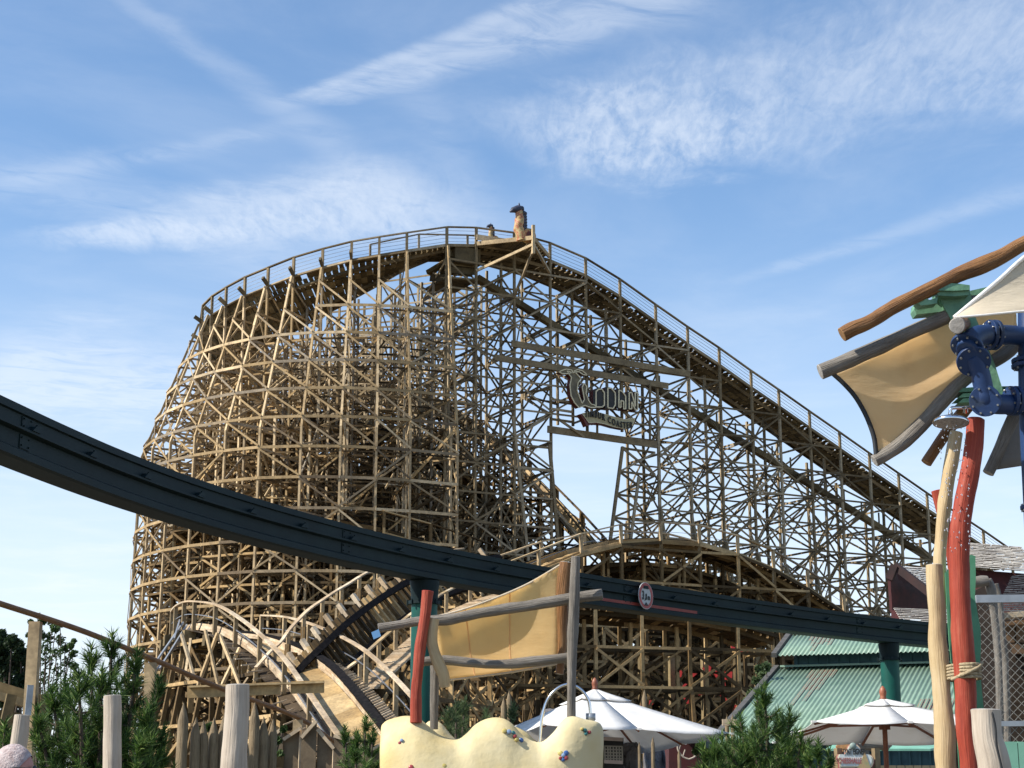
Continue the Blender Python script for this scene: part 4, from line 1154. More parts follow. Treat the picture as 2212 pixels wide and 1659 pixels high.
def corr(o, L, run, dz, amp=.022, pitch=.135, off=0):
    """corrugated sheet: ridge corner o, length L along E, run down Dn with drop dz"""
    n = int(L/(pitch/6)); g = []
    dn = (Dn*run-Vector((0, 0, dz))); nn = E.cross(dn).normalized(); nn = nn if nn.z > 0 else -nn
    for i in range(n+1):
        s = i*pitch/6; h = amp*math.cos(2*PI*s/pitch)
        g.append([o+E*s+nn*(h+off), o+E*s+dn*.5+nn*(h+off), o+E*s+dn+nn*(h+off)])
    return sheet(g, .01), dn, nn
r1 = e1-Dn*2.4; r1.z = e1.z+.83
mb, dn1, nn1 = corr(r1, 11, 2.4, .83); mb.build('upper_roof', 'tin', hall)
low1 = r1+dn1*.86
lt = P(1686.6, 1443.5, 52.6)
mb, dn2, nn2 = corr(lt, 13, 8.2, 2.45); mb.build('lower_roof', 'tin', hall)
mb = MB(); wz0, wz1 = lt.z-.3, e1.z-.02
wp = lt+E*.5-Dn*.05
mb.prism([Vector((wp.x, wp.y, wz0)), Vector((wp.x, wp.y, wz1+.1))]+[(wp+E*12)*1 for _ in ()]+[Vector(((wp+E*12).x, (wp+E*12).y, wz1+.1)), Vector(((wp+E*12).x, (wp+E*12).y, wz0))], -Dn*.2)
for k in range(40):
    q = wp+E*(.31*k); mb.box(Vector((q.x, q.y, (wz0+wz1)/2))+Dn*.02, (.045, .05, wz1-wz0+.1), math.atan2(E.y, E.x))
mb.build('clerestory_wall', 'hall_wall', hall)
mb = MB()
fe = lt+dn2*.93
fl_ = fe+E*.3
mb.prism([Vector((fl_.x, fl_.y, 0)), Vector((fl_.x, fl_.y, fe.z-.15)), Vector(((fl_+E*12).x, (fl_+E*12).y, fe.z-.15)), Vector(((fl_+E*12).x, (fl_+E*12).y, 0))], -Dn*.25)
for k in range(48):
    q = fl_+E*(.25*k)+Dn*.03; mb.box(Vector((q.x, q.y, fe.z/2-.1)), (.05, .06, fe.z), math.atan2(E.y, E.x))
mb.build('front_wall', 'hall_wall', hall)
mb = MB(); bk_ = r1-Dn*.2-Vector((0, 0, .5)); sd = wp-E*.1
mb.prism([Vector((sd.x, sd.y, 0)), Vector((sd.x, sd.y, wz1)), bk_, Vector((bk_.x, bk_.y, 0))], E*.15)
mb.prism([Vector((sd.x, sd.y, 0)), Vector((sd.x, sd.y, wz0)), Vector((fl_.x, fl_.y, fe.z-.1)), Vector((fl_.x, fl_.y, 0))], E*.15)
mb.build('side_wall', 'hall_wall', hall)
mb = MB(); mb.beam(r1-E*.12+nn1*.03, r1+dn1*1.01-E*.12+nn1*.03, .16, .14, jit=0); mb.beam(lt-E*.12+nn2*.03, lt+dn2*1.01-E*.12+nn2*.03, .16, .14, jit=0)
mb.build('verge_board', 'dark_roof2', hall)
mb = MB(); mb.beam(r1+nn1*.03, r1+E*11+nn1*.03, .18, .05, jit=0); mb.beam(lt+nn2*.05-dn2.normalized()*.02, lt+E*13+nn2*.05-dn2.normalized()*.02, .22, .06, jit=0); mb.build('ridge_flashing', 'tin', hall)
def rust(o, dn, nn, s0, n, ls, t0):
    mb = MB(); pitch = .135
    for k in range(n):
        s = s0+k*pitch
        for side in (-1, 1):
            q = o+E*(s+side*.03)+dn*t0; L = ls[k % len(ls)]
            hh = nn*(.022*math.cos(2*PI*(s+side*.03)/pitch)+.013)
            mb.beam(q+hh, q+dn*L+hh, .035, .005, up=nn, jit=0)
    mb.build('rust_streak', 'rust', hall)
rust(r1, dn1, nn1, 0.675, 6, [.2, .45, .7, .4, .3, .45], .13)
rust(lt, dn2, nn2, 1.08, 6, [.12, .5, .3, .45, .3, .12], .05)
rust(lt, dn2, nn2, 4.725, 7, [.12, .4, .2, .35], .50)

# small stall with light green roof and sign under the right parasol
stall = thing('ticket_stall', (P(1900, 1640, 33).x, 33, 0), 'small stall with light green sheet roof behind the right parasol', 'stall')
M['pale_green'] = simple('pale_green_sheet', (.22, .46, .33), (.17, .38, .27), 3, .5)
mb = MB(); mb.prism(PL([(1784, 1622, 33), (1838, 1590, 34.5), (2100, 1604, 34.5), (2010, 1622, 33)], 33), (0, 0, .04)); mb.build('roof', 'pale_green', stall)
mb = MB()
for k in range(14):
    p = P(1800+k*18, 1632, 33.3); mb.box((p.x, p.y, 1.0), (.14, .06, 2.0+EYE*0+.3))
mb.build('wall_boards', 'log_ochre', stall)
M['sign_lett'] = simple('faded_red_lettering', (.38, .13, .12), None, 5, .6)
sg_ = thing('stall_sign', (P(1845, 1659, 23.2).x, 23.2, 0), 'white shaped wooden sign with red rim and lettering below the right parasol', 'sign')
def zs(x, y): return (2948+x*200/2212)*.6064, (2586+y*150/1659)*.6064
SY_ = 23.2
so_ = [zs(*q) for q in ((480, 1640), (470, 1330), (380, 1300), (400, 1200), (440, 1120), (700, 1110), (690, 1050), (745, 1040), (760, 950), (830, 800), (930, 720), (1050, 700), (1180, 760), (1290, 880), (1350, 1050), (1420, 1050), (1430, 1110), (1650, 1120), (1760, 1200), (1810, 1330), (1810, 1450), (1740, 1620))]
cx_ = sum(a for a, b_ in so_)/len(so_); cy_ = sum(b_ for a, b_ in so_)/len(so_)
def scl(l, k): return [(cx_+(a-cx_)*k, cy_+(b_-cy_)*k) for a, b_ in l]
mb = MB(); mb.prism(PL(scl(so_, 1.045), SY_), (0, .05, 0)); mb.build('rim', 'sign_lett', sg_)
mb = MB(); mb.prism(PL(scl(so_, 1.0), SY_-.01), (0, .03, 0)); mb.build('border', simple('cream_border', (.75, .66, .45), None, 5, .6), sg_)
mb = MB(); mb.prism(PL(scl(so_, .91), SY_-.02), (0, .03, 0)); mb.build('panel', simple('pale_sign_panel', (.62, .66, .63), (.5, .55, .53), 4, .6), sg_)
def stext(txt, x, y, size, mat, sx=.7, bold=0):
    u, v = zs(x, y); p = P(u, v, SY_-.028); tx = MB(); put_text(tx, txt, size, p, (1, 0, 0), (0, 0, 1), .003, sx, bold=bold); tx.build('lettering', mat, sg_)
stext('TYNT EIGNER', 1040, 1120, .105, 'black', .46, .002); stext('SCHIESSHALLE', 850, 1475, .105, 'sign_lett', .50, .002)
mb = MB(); u, v = zs(1400, 1500); p = P(u, v, SY_-.03); mb.prism([p+Vector((-.13, 0, -.14)), p+Vector((-.03, 0, .02)), p+Vector((.03, 0, .16)), p+Vector((.09, 0, -.02)), p+Vector((.14, 0, -.14))], (0, .01, 0)); mb.build('picture', simple('orange_green_paint', (.45, .28, .14), (.22, .28, .14), 9, .6), sg_)
mb = MB(); u, v = zs(1000, 790); mb.lathe(P(u, v, SY_-.03), [(.045, 0), (.045, .012), (.001, .014)], 16, axis=(0, -1, 0)); mb.build('crest', simple('grey_green_paint', (.25, .32, .28), None, 9, .6), sg_)
mb = MB(); p = P(cx_, 1650, SY_+.05); mb.beam((p.x-.2, p.y+.05, 0), (p.x-.2, p.y+.05, p.z+.2), .08, .08); mb.beam((p.x+.3, p.y+.05, 0), (p.x+.3, p.y+.05, p.z+.2), .08, .08); mb.build('sign_leg', 'grey', sg_)
brl = thing('log_cannon', (P(1850, 1610, 30).x, 30, 0), 'thick grey weathered trunk lying behind the stall sign', 'trunk')
log(brl, 'trunk', [(1822, 1612, 34, 29.4), (1850, 1606, 32, 30.2), (1890, 1604, 30, 31.0), (1915, 1612, 24, 31.8)], 29, 'log_grey', 'cut_brown', 13, .3)
mb = MB(); p = P(1850, 1620, 29.2); mb.beam((p.x, p.y, 0), (p.x, p.y, p.z), .3, .3); mb.build('support', 'log_grey', brl)

# ------------------------------------------------------------------ barn roofs at the right
M['shingle'] = timber('wood_shingles', [(0, (.46, .43, .40)), (.5, (.55, .52, .49)), (1, (.62, .60, .57))])
M['barn'] = simple('dark_red_boards', (.075, .010, .009), (.04, .006, .006), 2.5, .75)
M['dark_roof'] = timber('dark_shingles', [(0, (.07, .075, .085)), (1, (.15, .16, .18))])
def shingled(parent, A, B, C, D, rows, name='roof', mat='shingle', w=.28):
    """A-B eave, D-C ridge; rows of overlapping split shingles"""
    mb = MB(); A, B, C, D = map(Vector, (A, B, C, D)); nn = (B-A).cross(D-A).normalized(); nn = nn if nn.z > 0 else -nn
    for r in range(rows):
        f0, f1 = r/rows, (r+1.25)/rows
        a0, b0 = A.lerp(D, f0), B.lerp(C, f0); a1, b1 = A.lerp(D, min(f1, 1)), B.lerp(C, min(f1, 1))
        L = (b0-a0).length; n = max(3, int(L/w)); t = -R.random()*.8
        while t < n:
            x0, x1 = max(t, 0)/n, min(t+1*R.uniform(.8, 1.2), n)/n; t += 1.0
            if x1 <= x0: continue
            dn_ = (a0-a1).normalized()*R.uniform(0, .05)
            up0 = nn*(.085+R.uniform(0, .02)); up1 = nn*.005
            q = [a0.lerp(b0, x0)+dn_+up0, a0.lerp(b0, x1)+dn_+up0, a1.lerp(b1, x1)+up1, a1.lerp(b1, x0)+up1]
            mb.add(q+[p-nn*.03 for p in q], [(0, 1, 2, 3), (7, 6, 5, 4), (0, 4, 5, 1), (1, 5, 6, 2), (2, 6, 7, 3), (3, 7, 4, 0)])
    mb.build(name, mat, parent)
M['dark_brown_verge'] = simple('dark_verge', (.035, .012, .010), (.02, .008, .007), 3, .85)
barn = thing('red_barn', (P(1990, 1500, 74).x, 74, 0), 'dark red boarded barn with pale shingle roofs behind the ochre pole', 'barn')
def PP(u, v, Y): return P(u, v, Y)
# upper part: ridge runs to the right, roof falls towards the camera-right
shingled(barn, PP(2012, 1280, 69.5), PP(2120, 1300, 69), PP(2120, 1232, 74), PP(1933, 1223, 70.3), 14, 'upper_roof')
mb = MB()
for (a_, b_) in (((1921, 1252), (1933, 1222)), ((1933, 1222), (2012, 1283))): mb.beam(P(*a_, 70.3), P(*b_, 70.2 if b_[1] < 1240 else 69.4), .35, .3)
mb.build('verge_board', 'dark_brown_verge', barn)
# gable wall of boards
mb = MB()
for k in range(15):
    v = 1225+k*6.5
    ul = interp([1222, 1252, 1260, 1325], [1933, 1920, 1921, 1925], v); ur = interp([1222, 1283, 1330], [1934, 2014, 2040], v)
    if ur-ul > 2: mb.beam(P(ul, v, 70.2), P(ur, v+2, 73.6), .12, .17)
mb.prism([P(1923, 1250, 70.6), P(1935, 1226, 71), P(2040, 1300, 75.3), P(2040, 1345, 75.3), P(1926, 1322, 70.6)], (0, .2, 0))
mb.build('gable_wall', 'barn', barn)
shingled(barn, PP(1948, 1344, 66), PP(2120, 1352, 65), PP(2120, 1322, 69.5), PP(1930, 1314, 70), 8, 'lower_roof')
mb = MB(); mb.prism([P(1925, 1318, 70), P(1950, 1346, 66.2), P(1950, 1500, 66.2), P(1925, 1500, 70)], (.15, 0, 0)); mb.prism([P(1950, 1350, 66.4), P(2120, 1356, 65.4), P(2120, 1520, 65.4), P(1950, 1520, 66.4)], (0, .2, 0)); mb.build('lower_wall', 'barn', barn)
barn2 = thing('red_barn', (P(2170, 1500, 60).x, 60, 0), 'red barn with broad pale shingle roof right of the painted poles', 'barn')
shingled(barn2, PP(2080, 1227, 56), PP(2250, 1240, 55), PP(2205, 1184, 60), PP(2060, 1172, 61), 16, 'upper_roof')
mb = MB(); mb.prism([P(2085, 1229, 56.6), P(2250, 1242, 55.6), P(2250, 1420, 55.6), P(2085, 1400, 56.6)], (0, .2, 0)); mb.build('wall', 'barn', barn2)
shingled(barn2, PP(2150, 1325, 51), PP(2270, 1325, 50), PP(2270, 1236, 54.5), PP(2188, 1246, 55), 18, 'side_roof', 'dark_roof')

# ------------------------------------------------------------------ right foreground: painted poles, sails and pipes
TY = 15.0
post_ = thing('painted_post_cluster', (P(2080, 1650, TY).x, TY, 0), 'cluster of ochre and red painted crooked posts lashed with rope to a green wavy plank', 'posts')
log(post_, 'post', [(2019.6, 1221, 36), (2023.7, 1314, 39), (2026, 1396, 38), (2033, 1478, 38), (2041.5, 1574, 41), (2043, 1659, 42), (2050, 1800, 42)], TY-.1, 'log_ochre', 'cut_grey', 21, .16, label='thick lower ochre post')
log(post_, 'post', [(2066, 934, 25), (2059, 975, 28), (2049, 1035, 31), (2041, 1090, 32), (2034, 1150, 28), (2030, 1222, 27), (2030, 1400, 27), (2048, 1800, 27)], TY+.15, 'log_ochre', 'cut_grey', 22, .16, label='upper ochre post with rounded top')
log(post_, 'post', [(2107.4, 905, 39), (2105, 953, 38), (2095, 1018, 42), (2081, 1090, 44), (2073, 1150, 45), (2074, 1250, 43), (2078, 1359, 46), (2084, 1478, 46), (2088, 1574, 46), (2096, 1659, 46), (2106, 1800, 46)], TY-.35, 'log_red', 'cut_red', 23, .10, label='tall red post')
log(post_, 'post', [(2024, 1060, 24), (2036, 1110, 25), (2050, 1170, 22), (2056, 1230, 16)], TY+.45, 'log_red', 'cut_red', 24, .1, label='short dark red post')
mb = MB()
gp = [(2041.5, 1237), (2054, 1224), (2075, 1205), (2098, 1198), (2107, 1201), (2108, 1250), (2106, 1290), (2113, 1330), (2118.5, 1360), (2119, 1400), (2117, 1440), (2120, 1480), (2128, 1560), (2140, 1700), (2075, 1700), (2062, 1500), (2050, 1380), (2045, 1300)]
mb.prism(PL(gp, TY+.02), (0.02, .10, 0)); mb.build('wavy_plank', 'green_plank', post_)
mb = MB(); cc = P(2081, 1452, TY-.2)
for k in range(5):
    z = .05-.026*k; pts = []
    for j in range(21):
        a = 2*PI*j/20; pts.append(cc+Vector((math.cos(a)*.128, math.sin(a)*.27, z)))
    mb.tube(pts, .0145, 7, cap=False)
mb.tube([cc+Vector((-.13, -.12, -.07)), cc+Vector((-.06, -.28, -.03)), cc+Vector((.06, -.28, .02)), cc+Vector((.13, -.12, .07))], .016, 8)
mb.build('rope_lashing', 'rope', post_)
logthing('cut_post', [(2131, 1534, 66), (2134, 1590, 63), (2146, 1640, 66), (2156, 1700, 70), (2190, 1850, 70)], TY-1.5, 'log_pale', 'cut_grey', 'leaning pale log post with a dark crack, at the foot of the red post', 'post', 31, .07)
mb = MB(); mb.tube(catmull(PL([(2143, 1538), (2150, 1570), (2153, 1610), (2162, 1650), (2170, 1690)], TY-1.74), 5), [.004]+[.009]*18+[.006]*2, 6); mb.build('crack', 'black', bpy.data.objects['cut_post'] if 'cut_post' in bpy.data.objects else None)

tower = thing('water_play_tower', (P(2225, 1300, TY).x, TY, 0), 'water play mast with crooked logs, canvas sails, green planks and bolted blue pipes', 'play tower')
log(tower, 'log_spar', [(1819, 722, 33), (1845, 708, 33), (1880.5, 693, 31), (1935, 662, 31), (2001, 628, 32), (2056, 600, 33), (2121.8, 573, 37), (2165.6, 552, 33), (2212, 525, 30), (2300, 485, 30)], TY-.2, 'log_brown', 'cut_brown', 41, .14, label='upper brown log spar')
log(tower, 'log_spar', [(1772, 803, 34), (1836.7, 776.7, 34), (1902.5, 748, 34), (1968, 717.5, 32), (2042.8, 684, 31), (2110, 652, 30)], TY-.05, 'log_grey', 'cut_grey', 42, .10, label='grey log spar along the top of the sail')
log(tower, 'log_spar', [(1889, 996, 28), (1930.5, 971, 29), (1971.7, 936, 31), (2012.8, 895, 31), (2045.7, 858, 31), (2078.6, 824, 30), (2120, 795, 30), (2170, 765, 29), (2215, 720, 28)], TY+.1, 'log_grey', 'cut_grey', 43, .12, label='curved log spar under the sail')
log(tower, 'log_spar', [(2001.3, 1000, 24), (2026, 963, 25), (2048, 930, 25), (2078, 893, 27), (2100, 868, 24)], TY+.3, 'log_brown', 'cut_brown', 44, .1, label='short brown log below the shower')
log(tower, 'log_spar', [(2134.5, 1022, 25), (2150, 990, 26), (2175, 935, 26), (2196, 888, 26), (2212, 850, 24)], TY+.2, 'log_grey', 'cut_grey', 45, .12, label='grey log spar at the right edge')
top = PL([(1800, 808), (1868, 778), (1935, 748), (2052, 692), (2190, 630)], TY+.05); left = PL([(1893, 988), (1889, 950), (1880, 920), (1866, 888), (1846, 855), (1822, 828), (1800, 808)], TY+.08)
bot = PL([(1893, 988), (1975, 925), (2046, 850), (2120, 795), (2200, 735)], TY+.12); right = PL([(2200, 735), (2195, 680), (2190, 630)], TY+.1)
def sg2(u, v): return Vector((0, .10*math.sin(PI*u)*math.sin(PI*v), 0))+Vector((0, -.012, 0))*math.sin((v*1.6+u*.9)*16)*u*(1-v)
sheet(coons(bot, right, top, left, sg2, 40, 26)).build('canvas', 'sail_orange', tower, label='orange canvas sail')
mb = MB(); mb.tube(catmull(left, 4), .022, 8); mb.build('canvas_cable', 'black', tower)
# cream sail, nearer
a_ = PL([(2061, 686), (2130, 680), (2212, 672), (2290, 668)], TY-1.0); t_ = PL([(2061, 686), (2110, 645), (2160, 603), (2212, 556), (2290, 500)], TY-.9)
g = []
for i in range(20):
    f = i/19; lo = a_[0]
    def ev(c, t):
        x = t*(len(c)-1); k = min(int(x), len(c)-2); return c[k].lerp(c[k+1], x-k)
    q0, q1 = ev(a_, f), ev(t_, f); g.append([q0.lerp(q1, j/8)+Vector((0, .06*math.sin(PI*j/8)*f, 0)) for j in range(9)])
sheet(g).build('canvas', 'sail_cream', tower, label='cream canvas sail at the top right')
mb = MB(); mb.tube(catmull(t_, 4), .018, 8); mb.tube(catmull(a_, 4), .010, 8); mb.build('canvas_hem', 'parasol', tower)
g = []
for i in range(9):
    f = i/8; q0 = P(lerp(2148, 2250, f), lerp(1015, 1000, f), TY+.3); q1 = P(lerp(2205, 2250, f), lerp(880, 850, f), TY+.3); g.append([q0.lerp(q1, j/6) for j in range(7)])
sheet(g).build('canvas', 'sail_grey', tower, label='grey canvas sail at the right edge')
# short log end facing the camera
log(tower, 'log_stub', [(2068, 704, 36, TY-1.05), (2075, 702, 34, TY-.5), (2082, 700, 30, TY-.1)], TY, 'log_brown', 'cut_grey', 46, .1)
# green timbers
def slab(name, pts, Y, th, label=None, mat='green_wood'):
    mb = MB(); mb.prism(PL(pts, Y), (0, th, 0)); mb.build(name, mat, tower, label=label)
slab('green_post', [(2023, 617), (2040, 613), (2075, 614), (2093, 617), (2098, 640), (2107, 684), (2120, 715), (2150, 790), (2165, 838), (2172, 880), (2138, 880), (2120, 800), (2095, 745), (2055, 690), (2040, 665), (2028, 640)], TY-.12, .14)
slab('green_plank', [(1977, 655), (1998, 649), (2024, 645), (2040, 646), (2040, 672), (2010, 676), (1980, 679), (1975, 668)], TY-.05, .16)
slab('green_plank', [(1980, 652), (2000, 643), (2008, 648), (2026, 642), (2024, 655), (1990, 660)], TY-.22, .14)
slab('green_plank', [(2096, 628), (2140, 618), (2141, 636), (2098, 638)], TY, .14)
slab('green_plank', [(2021, 616), (2045, 611), (2075, 613), (2095, 616), (2095, 626), (2060, 628), (2022, 627)], TY-.25, .2)
slab('green_plank', [(2024, 629), (2060, 630), (2095, 628), (2093, 637), (2060, 640), (2026, 638)], TY-.22, .2)
for (vv, dv) in ((843, 9), (855, 9), (866, 9)):
    slab('green_plank', [(2066+dv-vv*.0, vv), (2080, vv-5), (2105, vv-7), (2180, vv-9), (2180, vv), (2105, vv+2), (2070, vv+4)], TY+.05, .25)
slab('green_plank', [(2172, 836), (2190, 835), (2190, 845), (2172, 845)], TY-.1, .2)
# blue pipes
def pipe(pts, w, Y, name='pipe'):
    P3 = [P(q[0], q[1], q[2] if len(q) > 2 else Y) for q in pts]; mb = MB(); mb.tube(catmull(P3, 6), S(w, 780, TY)/2, 24); mb.build(name, 'blue_pipe', tower)
def flange(u, v, Y, ax, r, th=.035, nb_=8, name='flange'):
    c = P(u, v, Y); ax = Vector(ax).normalized(); rr = S(r, v, Y)*.92
    mb = MB(); mb.lathe(c-ax*th, [(.001, 0), (rr*.97, 0), (rr, .006), (rr, th-.006), (rr*.97, th), (.001, th)], 32, axis=ax, smooth=False); f_ = mb.build(name, 'blue_pipe', tower)
    a = Vector((0, 0, 1)) if abs(ax.z) < .8 else Vector((1, 0, 0)); sx = ax.cross(a).normalized(); sy = ax.cross(sx)
    mb = MB()
    for k in range(nb_):
        t = 2*PI*(k+.5)/nb_; q = c+(sx*math.cos(t)+sy*math.sin(t))*rr*.82
        mb.tube([q-ax*(th+.018), q+ax*.018], .010, 6, smooth=False)
    mb.build('flange_bolts', 'bolt', f_)
PY = TY-.55
pipe([(2225, 660, PY+.35), (2225, 730, PY+.35), (2228, 900, PY+.35), (2240, 1150, PY+.35), (2270, 1800, PY+.35)], 50, PY, 'mast_pipe')
pipe([(2225, 727, PY+.35), (2185, 724, PY+.3), (2150, 723, PY+.2), (2125, 724, PY+.1)], 42, PY)
pipe([(2135, 723, PY+.15), (2112, 726, PY+.02), (2095, 738, PY-.08), (2088, 756, PY-.14)], 44, PY, 'elbow')
flange(2142, 724, PY+.18, (1, .3, 0), 36); flange(2153, 724, PY+.2, (1, .3, 0), 36)
flange(2088, 750, PY-.12, (-.35, -.5, -.75), 38); flange(2104, 782, PY-.10, (-.1, -.72, -.65), 40)
pipe([(2100, 770, PY-.06), (2115, 800, PY-.02), (2122, 827, PY), (2128, 855, PY+.02)], 40, PY)
pipe([(2125, 840, PY+.02), (2130, 865, PY+.03), (2150, 873, PY+.08), (2200, 873, PY+.25)], 42, PY, 'elbow')
flange(2128, 866, PY-.04, (-.3, -.9, -.2), 37)
flange(2187, 866, PY+.2, (1, .3, 0), 35); flange(2198, 866, PY+.24, (1, .3, 0), 35)
flange(2225, 775, PY+.35, (0, 0, 1), 43); flange(2225, 786, PY+.35, (0, 0, 1), 43)
flange(2228, 1092, PY+.35, (0, 0, 1), 26)
# shower head
sh = thing('shower_head', (P(2052, 916, TY-.5).x, TY-.5, P(2052, 916, TY-.5).z), 'round chrome shower head dripping water beside the red post', 'shower')
c = P(2054, 912, TY-.5); ax = Vector((.06, .12, 1)).normalized(); rr = S(37, 912, TY)
mb = MB(); mb.lathe(c, [(rr, -.012), (rr*1.02, 0), (rr*.96, .018), (rr*.7, .034), (rr*.3, .046), (.02, .06), (.02, .09)], 36, axis=ax); mb.build('dome', 'chrome', sh)
mb = MB(); mb.lathe(c, [(.001, -.014), (rr*.97, -.013), (rr*.97, -.005)], 36, axis=ax, smooth=False)
a = ax.cross(Vector((1, 0, 0))).normalized(); b2_ = ax.cross(a)
mb.build('spray_plate', simple('grey_rubber', (.15, .15, .16), (.42, .42, .44), 55, .5), sh)
mb = MB(); mb.tube([c+ax*.06, P(2053, 885, TY-.5), P(2056, 881, TY-.5), P(2112, 879, TY-.4)], .016, 10); mb.tube([P(2085, 880, TY-.45), P(2086, 890, TY-.4)], .02, 8); mb.build('arm', 'chrome', sh)
m, nt, b = nodes('water'); b.inputs['Base Color'].default_value = (.85, .9, .95, 1); b.inputs['Roughness'].default_value = .05; b.inputs['Transmission Weight'].default_value = .75; b.inputs['IOR'].default_value = 1.33; M['water'] = m
mb = MB()
for k in range(120):
    r = rr*.9*math.sqrt(R.random()); t = R.uniform(0, 2*PI); z = R.random()**1.5*1.1+.03
    q = c+Vector((r*math.cos(t), r*math.sin(t), -z)); l = R.uniform(.003, .008)
    mb.add([q+Vector(v_)*l for v_ in ((1, 0, 0), (-1, 0, 0), (0, 1, 0), (0, -1, 0), (0, 0, 1.8), (0, 0, -1.8))], [(0, 2, 4), (2, 1, 4), (1, 3, 4), (3, 0, 4), (2, 0, 5), (1, 2, 5), (3, 1, 5), (0, 3, 5)], smooth=True)
mb.build('water_drops', 'water', None, loc=(c.x, c.y, c.z-1.2), label='water drops falling from the shower head', cat='water', kind='stuff')

# chain-link fence, green panels
fence = thing('mesh_fence', (P(2200, 1650, 17).x, 17, 0), 'diamond wire mesh fence with grey rails at the right edge', 'fence')
FYY = 17.0
mb = MB(); mb.beam(P(2108, 1294, FYY), P(2300, 1292, FYY), .05, .075, jit=0); mb.build('rail', 'steelgrey', fence)
mb = MB(); mb.beam(P(2108, 1564, FYY), P(2300, 1562, FYY), .05, .05, jit=0); mb.build('rail', 'steelgrey', fence)
mb = MB(); x0 = P(2112, 1300, FYY).x; x1 = P(2300, 1300, FYY).x; z1 = P(2112, 1300, FYY).z; z0 = P(2112, 1610, FYY).z; st_ = .085
M['net'] = simple('net_cord', (.30, .28, .24), (.22, .21, .18), 5, .6)
n = int((x1-x0+z1-z0)/st_)
for k in range(n):
    for sgn in (1, -1):
        if sgn > 0: a_ = (x0+k*st_-(z1-z0), z0); b_ = (x0+k*st_, z1)
        else: a_ = (x0+k*st_-(z1-z0), z1); b_ = (x0+k*st_, z0)
        (xa, za), (xb, zb_) = a_, b_
        if xa < x0: f = (x0-xa)/(xb-xa); za = lerp(za, zb_, f); xa = x0
        if xb > x1: f = (x1-xa)/(xb-xa); zb_ = lerp(za, zb_, f); xb = x1
        if xb-xa > .02: mb.beam((xa, FYY+sgn*.003, za), (xb, FYY+sgn*.003, zb_), .0045, .0045, jit=0)
mb.build('wire_mesh', 'net', fence)
mb = MB(); p = P(2200, 1600, FYY-.3)
mb.prism([Vector((P(2165, 1602, FYY-.3).x, FYY-.3, 0)), P(2165, 1602, FYY-.3), P(2197, 1602, FYY-.3), Vector((P(2197, 1602, FYY-.3).x, FYY-.3, 0))], (0, .04, 0))
mb.build('green_panel', 'pale_green', fence)
mb = MB(); mb.prism([Vector((P(2199, 1602, FYY-.3).x, FYY-.3, 0)), P(2199, 1602, FYY-.3), P(2260, 1604, FYY-.3), Vector((P(2260, 1604, FYY-.3).x, FYY-.3, 0))], (0, .04, 0))
mb.build('green_panel', 'pale_green', fence)
# brown cabin with grey trunk columns behind the fence
M['rock_brown'] = simple('brown_boards', (.20, .115, .055), (.10, .06, .035), 1.5, .85, bs=.5, bscale=4)
M['dark_brown'] = simple('dark_brown_boards', (.055, .035, .022), (.03, .02, .014), 2, .85, bs=.4, bscale=5)
cabin = thing('log_cabin', (P(2180, 1500, 24).x, 24, 0), 'brown timber cabin with bent grey trunk columns behind the mesh fence', 'cabin')
mb = MB(); mb.prism([P(2085, 1285, 25), P(2135, 1262, 25), P(2140, 1310, 25), P(2155, 1345, 25), P(2185, 1400, 25), P(2185, 2050, 25), P(2080, 2050, 25)], (0, .5, 0)); mb.build('slanted_wall', 'dark_brown', cabin)
mb = MB(); mb.prism([P(2160, 1335, 26), P(2290, 1325, 26), P(2290, 2050, 26), P(2160, 2050, 26)], (0, .5, 0)); mb.build('back_wall', 'dark_brown', cabin)
for (x0_, x1_, v0_, v1_) in ((2163, 2192, 1344, 1388), (2195, 2260, 1340, 1388), (2167, 2260, 1392, 1412)):
    mb = MB(); mb.prism(PL([(x0_, v0_), (x1_, v0_-3), (x1_, v1_), (x0_, v1_)], 25.8), (0, .12, 0)); mb.build('panel', 'rock_brown', cabin)
mb = MB()
for k in range(9): mb.beam(P(2172, 1436+k*16, 25.7), P(2290, 1432+k*16, 25.7), .1, .06)
mb.build('slat', 'rock_brown', cabin)
mb = MB(); mb.beam(P(2150, 1332, 25.6), P(2290, 1322, 25.6), .3, .08); mb.build('lintel', 'log_tan', cabin)
log(cabin, 'trunk_column', [(2134, 1252, 18), (2142, 1275, 22), (2146, 1310, 18), (2152, 1380, 16), (2158, 1480, 15), (2160, 1700, 15), (2162, 2050, 15)], 24.2, 'log_grey', 'cut_grey', 51, .15)
log(cabin, 'trunk_column', [(2150, 1262, 14), (2158, 1300, 15), (2163, 1360, 16), (2172, 1450, 14), (2176, 1600, 14), (2178, 2050, 14)], 24.5, 'log_grey', 'cut_grey', 52, .15)
log(cabin, 'trunk_beam', [(2100, 1258, 24), (2120, 1256, 24), (2134, 1254, 20)], 24.1, 'log_grey', 'cut_grey', 53, .15)

# ------------------------------------------------------------------ foreground cut posts at the left
G1 = 'cut log posts in the foreground'
logthing('cut_post', [(48, 1545, 32), (43, 1590, 36), (34, 1650, 36), (26, 1710, 36), (0, 1900, 36)], 14.0, 'log_pale', 'cut_grey', 'pale log post at the far left edge, beside the person, leaning', 'post', 61, .06, G1)
logthing('cut_post', [(243, 1503, 37), (243, 1560, 38), (242, 1620, 39), (242, 1700, 40), (240, 1880, 40)], 14.5, 'log_pale', 'cut_grey', 'slim straight log post in front of the left pine', 'post', 62, .06, G1)
logthing('cut_post', [(514, 1480, 52), (513, 1540, 53), (509, 1600, 54), (505, 1659, 56), (500, 1850, 56)], 13.5, 'log_pale', 'cut_grey', 'thickest log post, standing in front of the wooden palisade', 'post', 63, .07, G1)
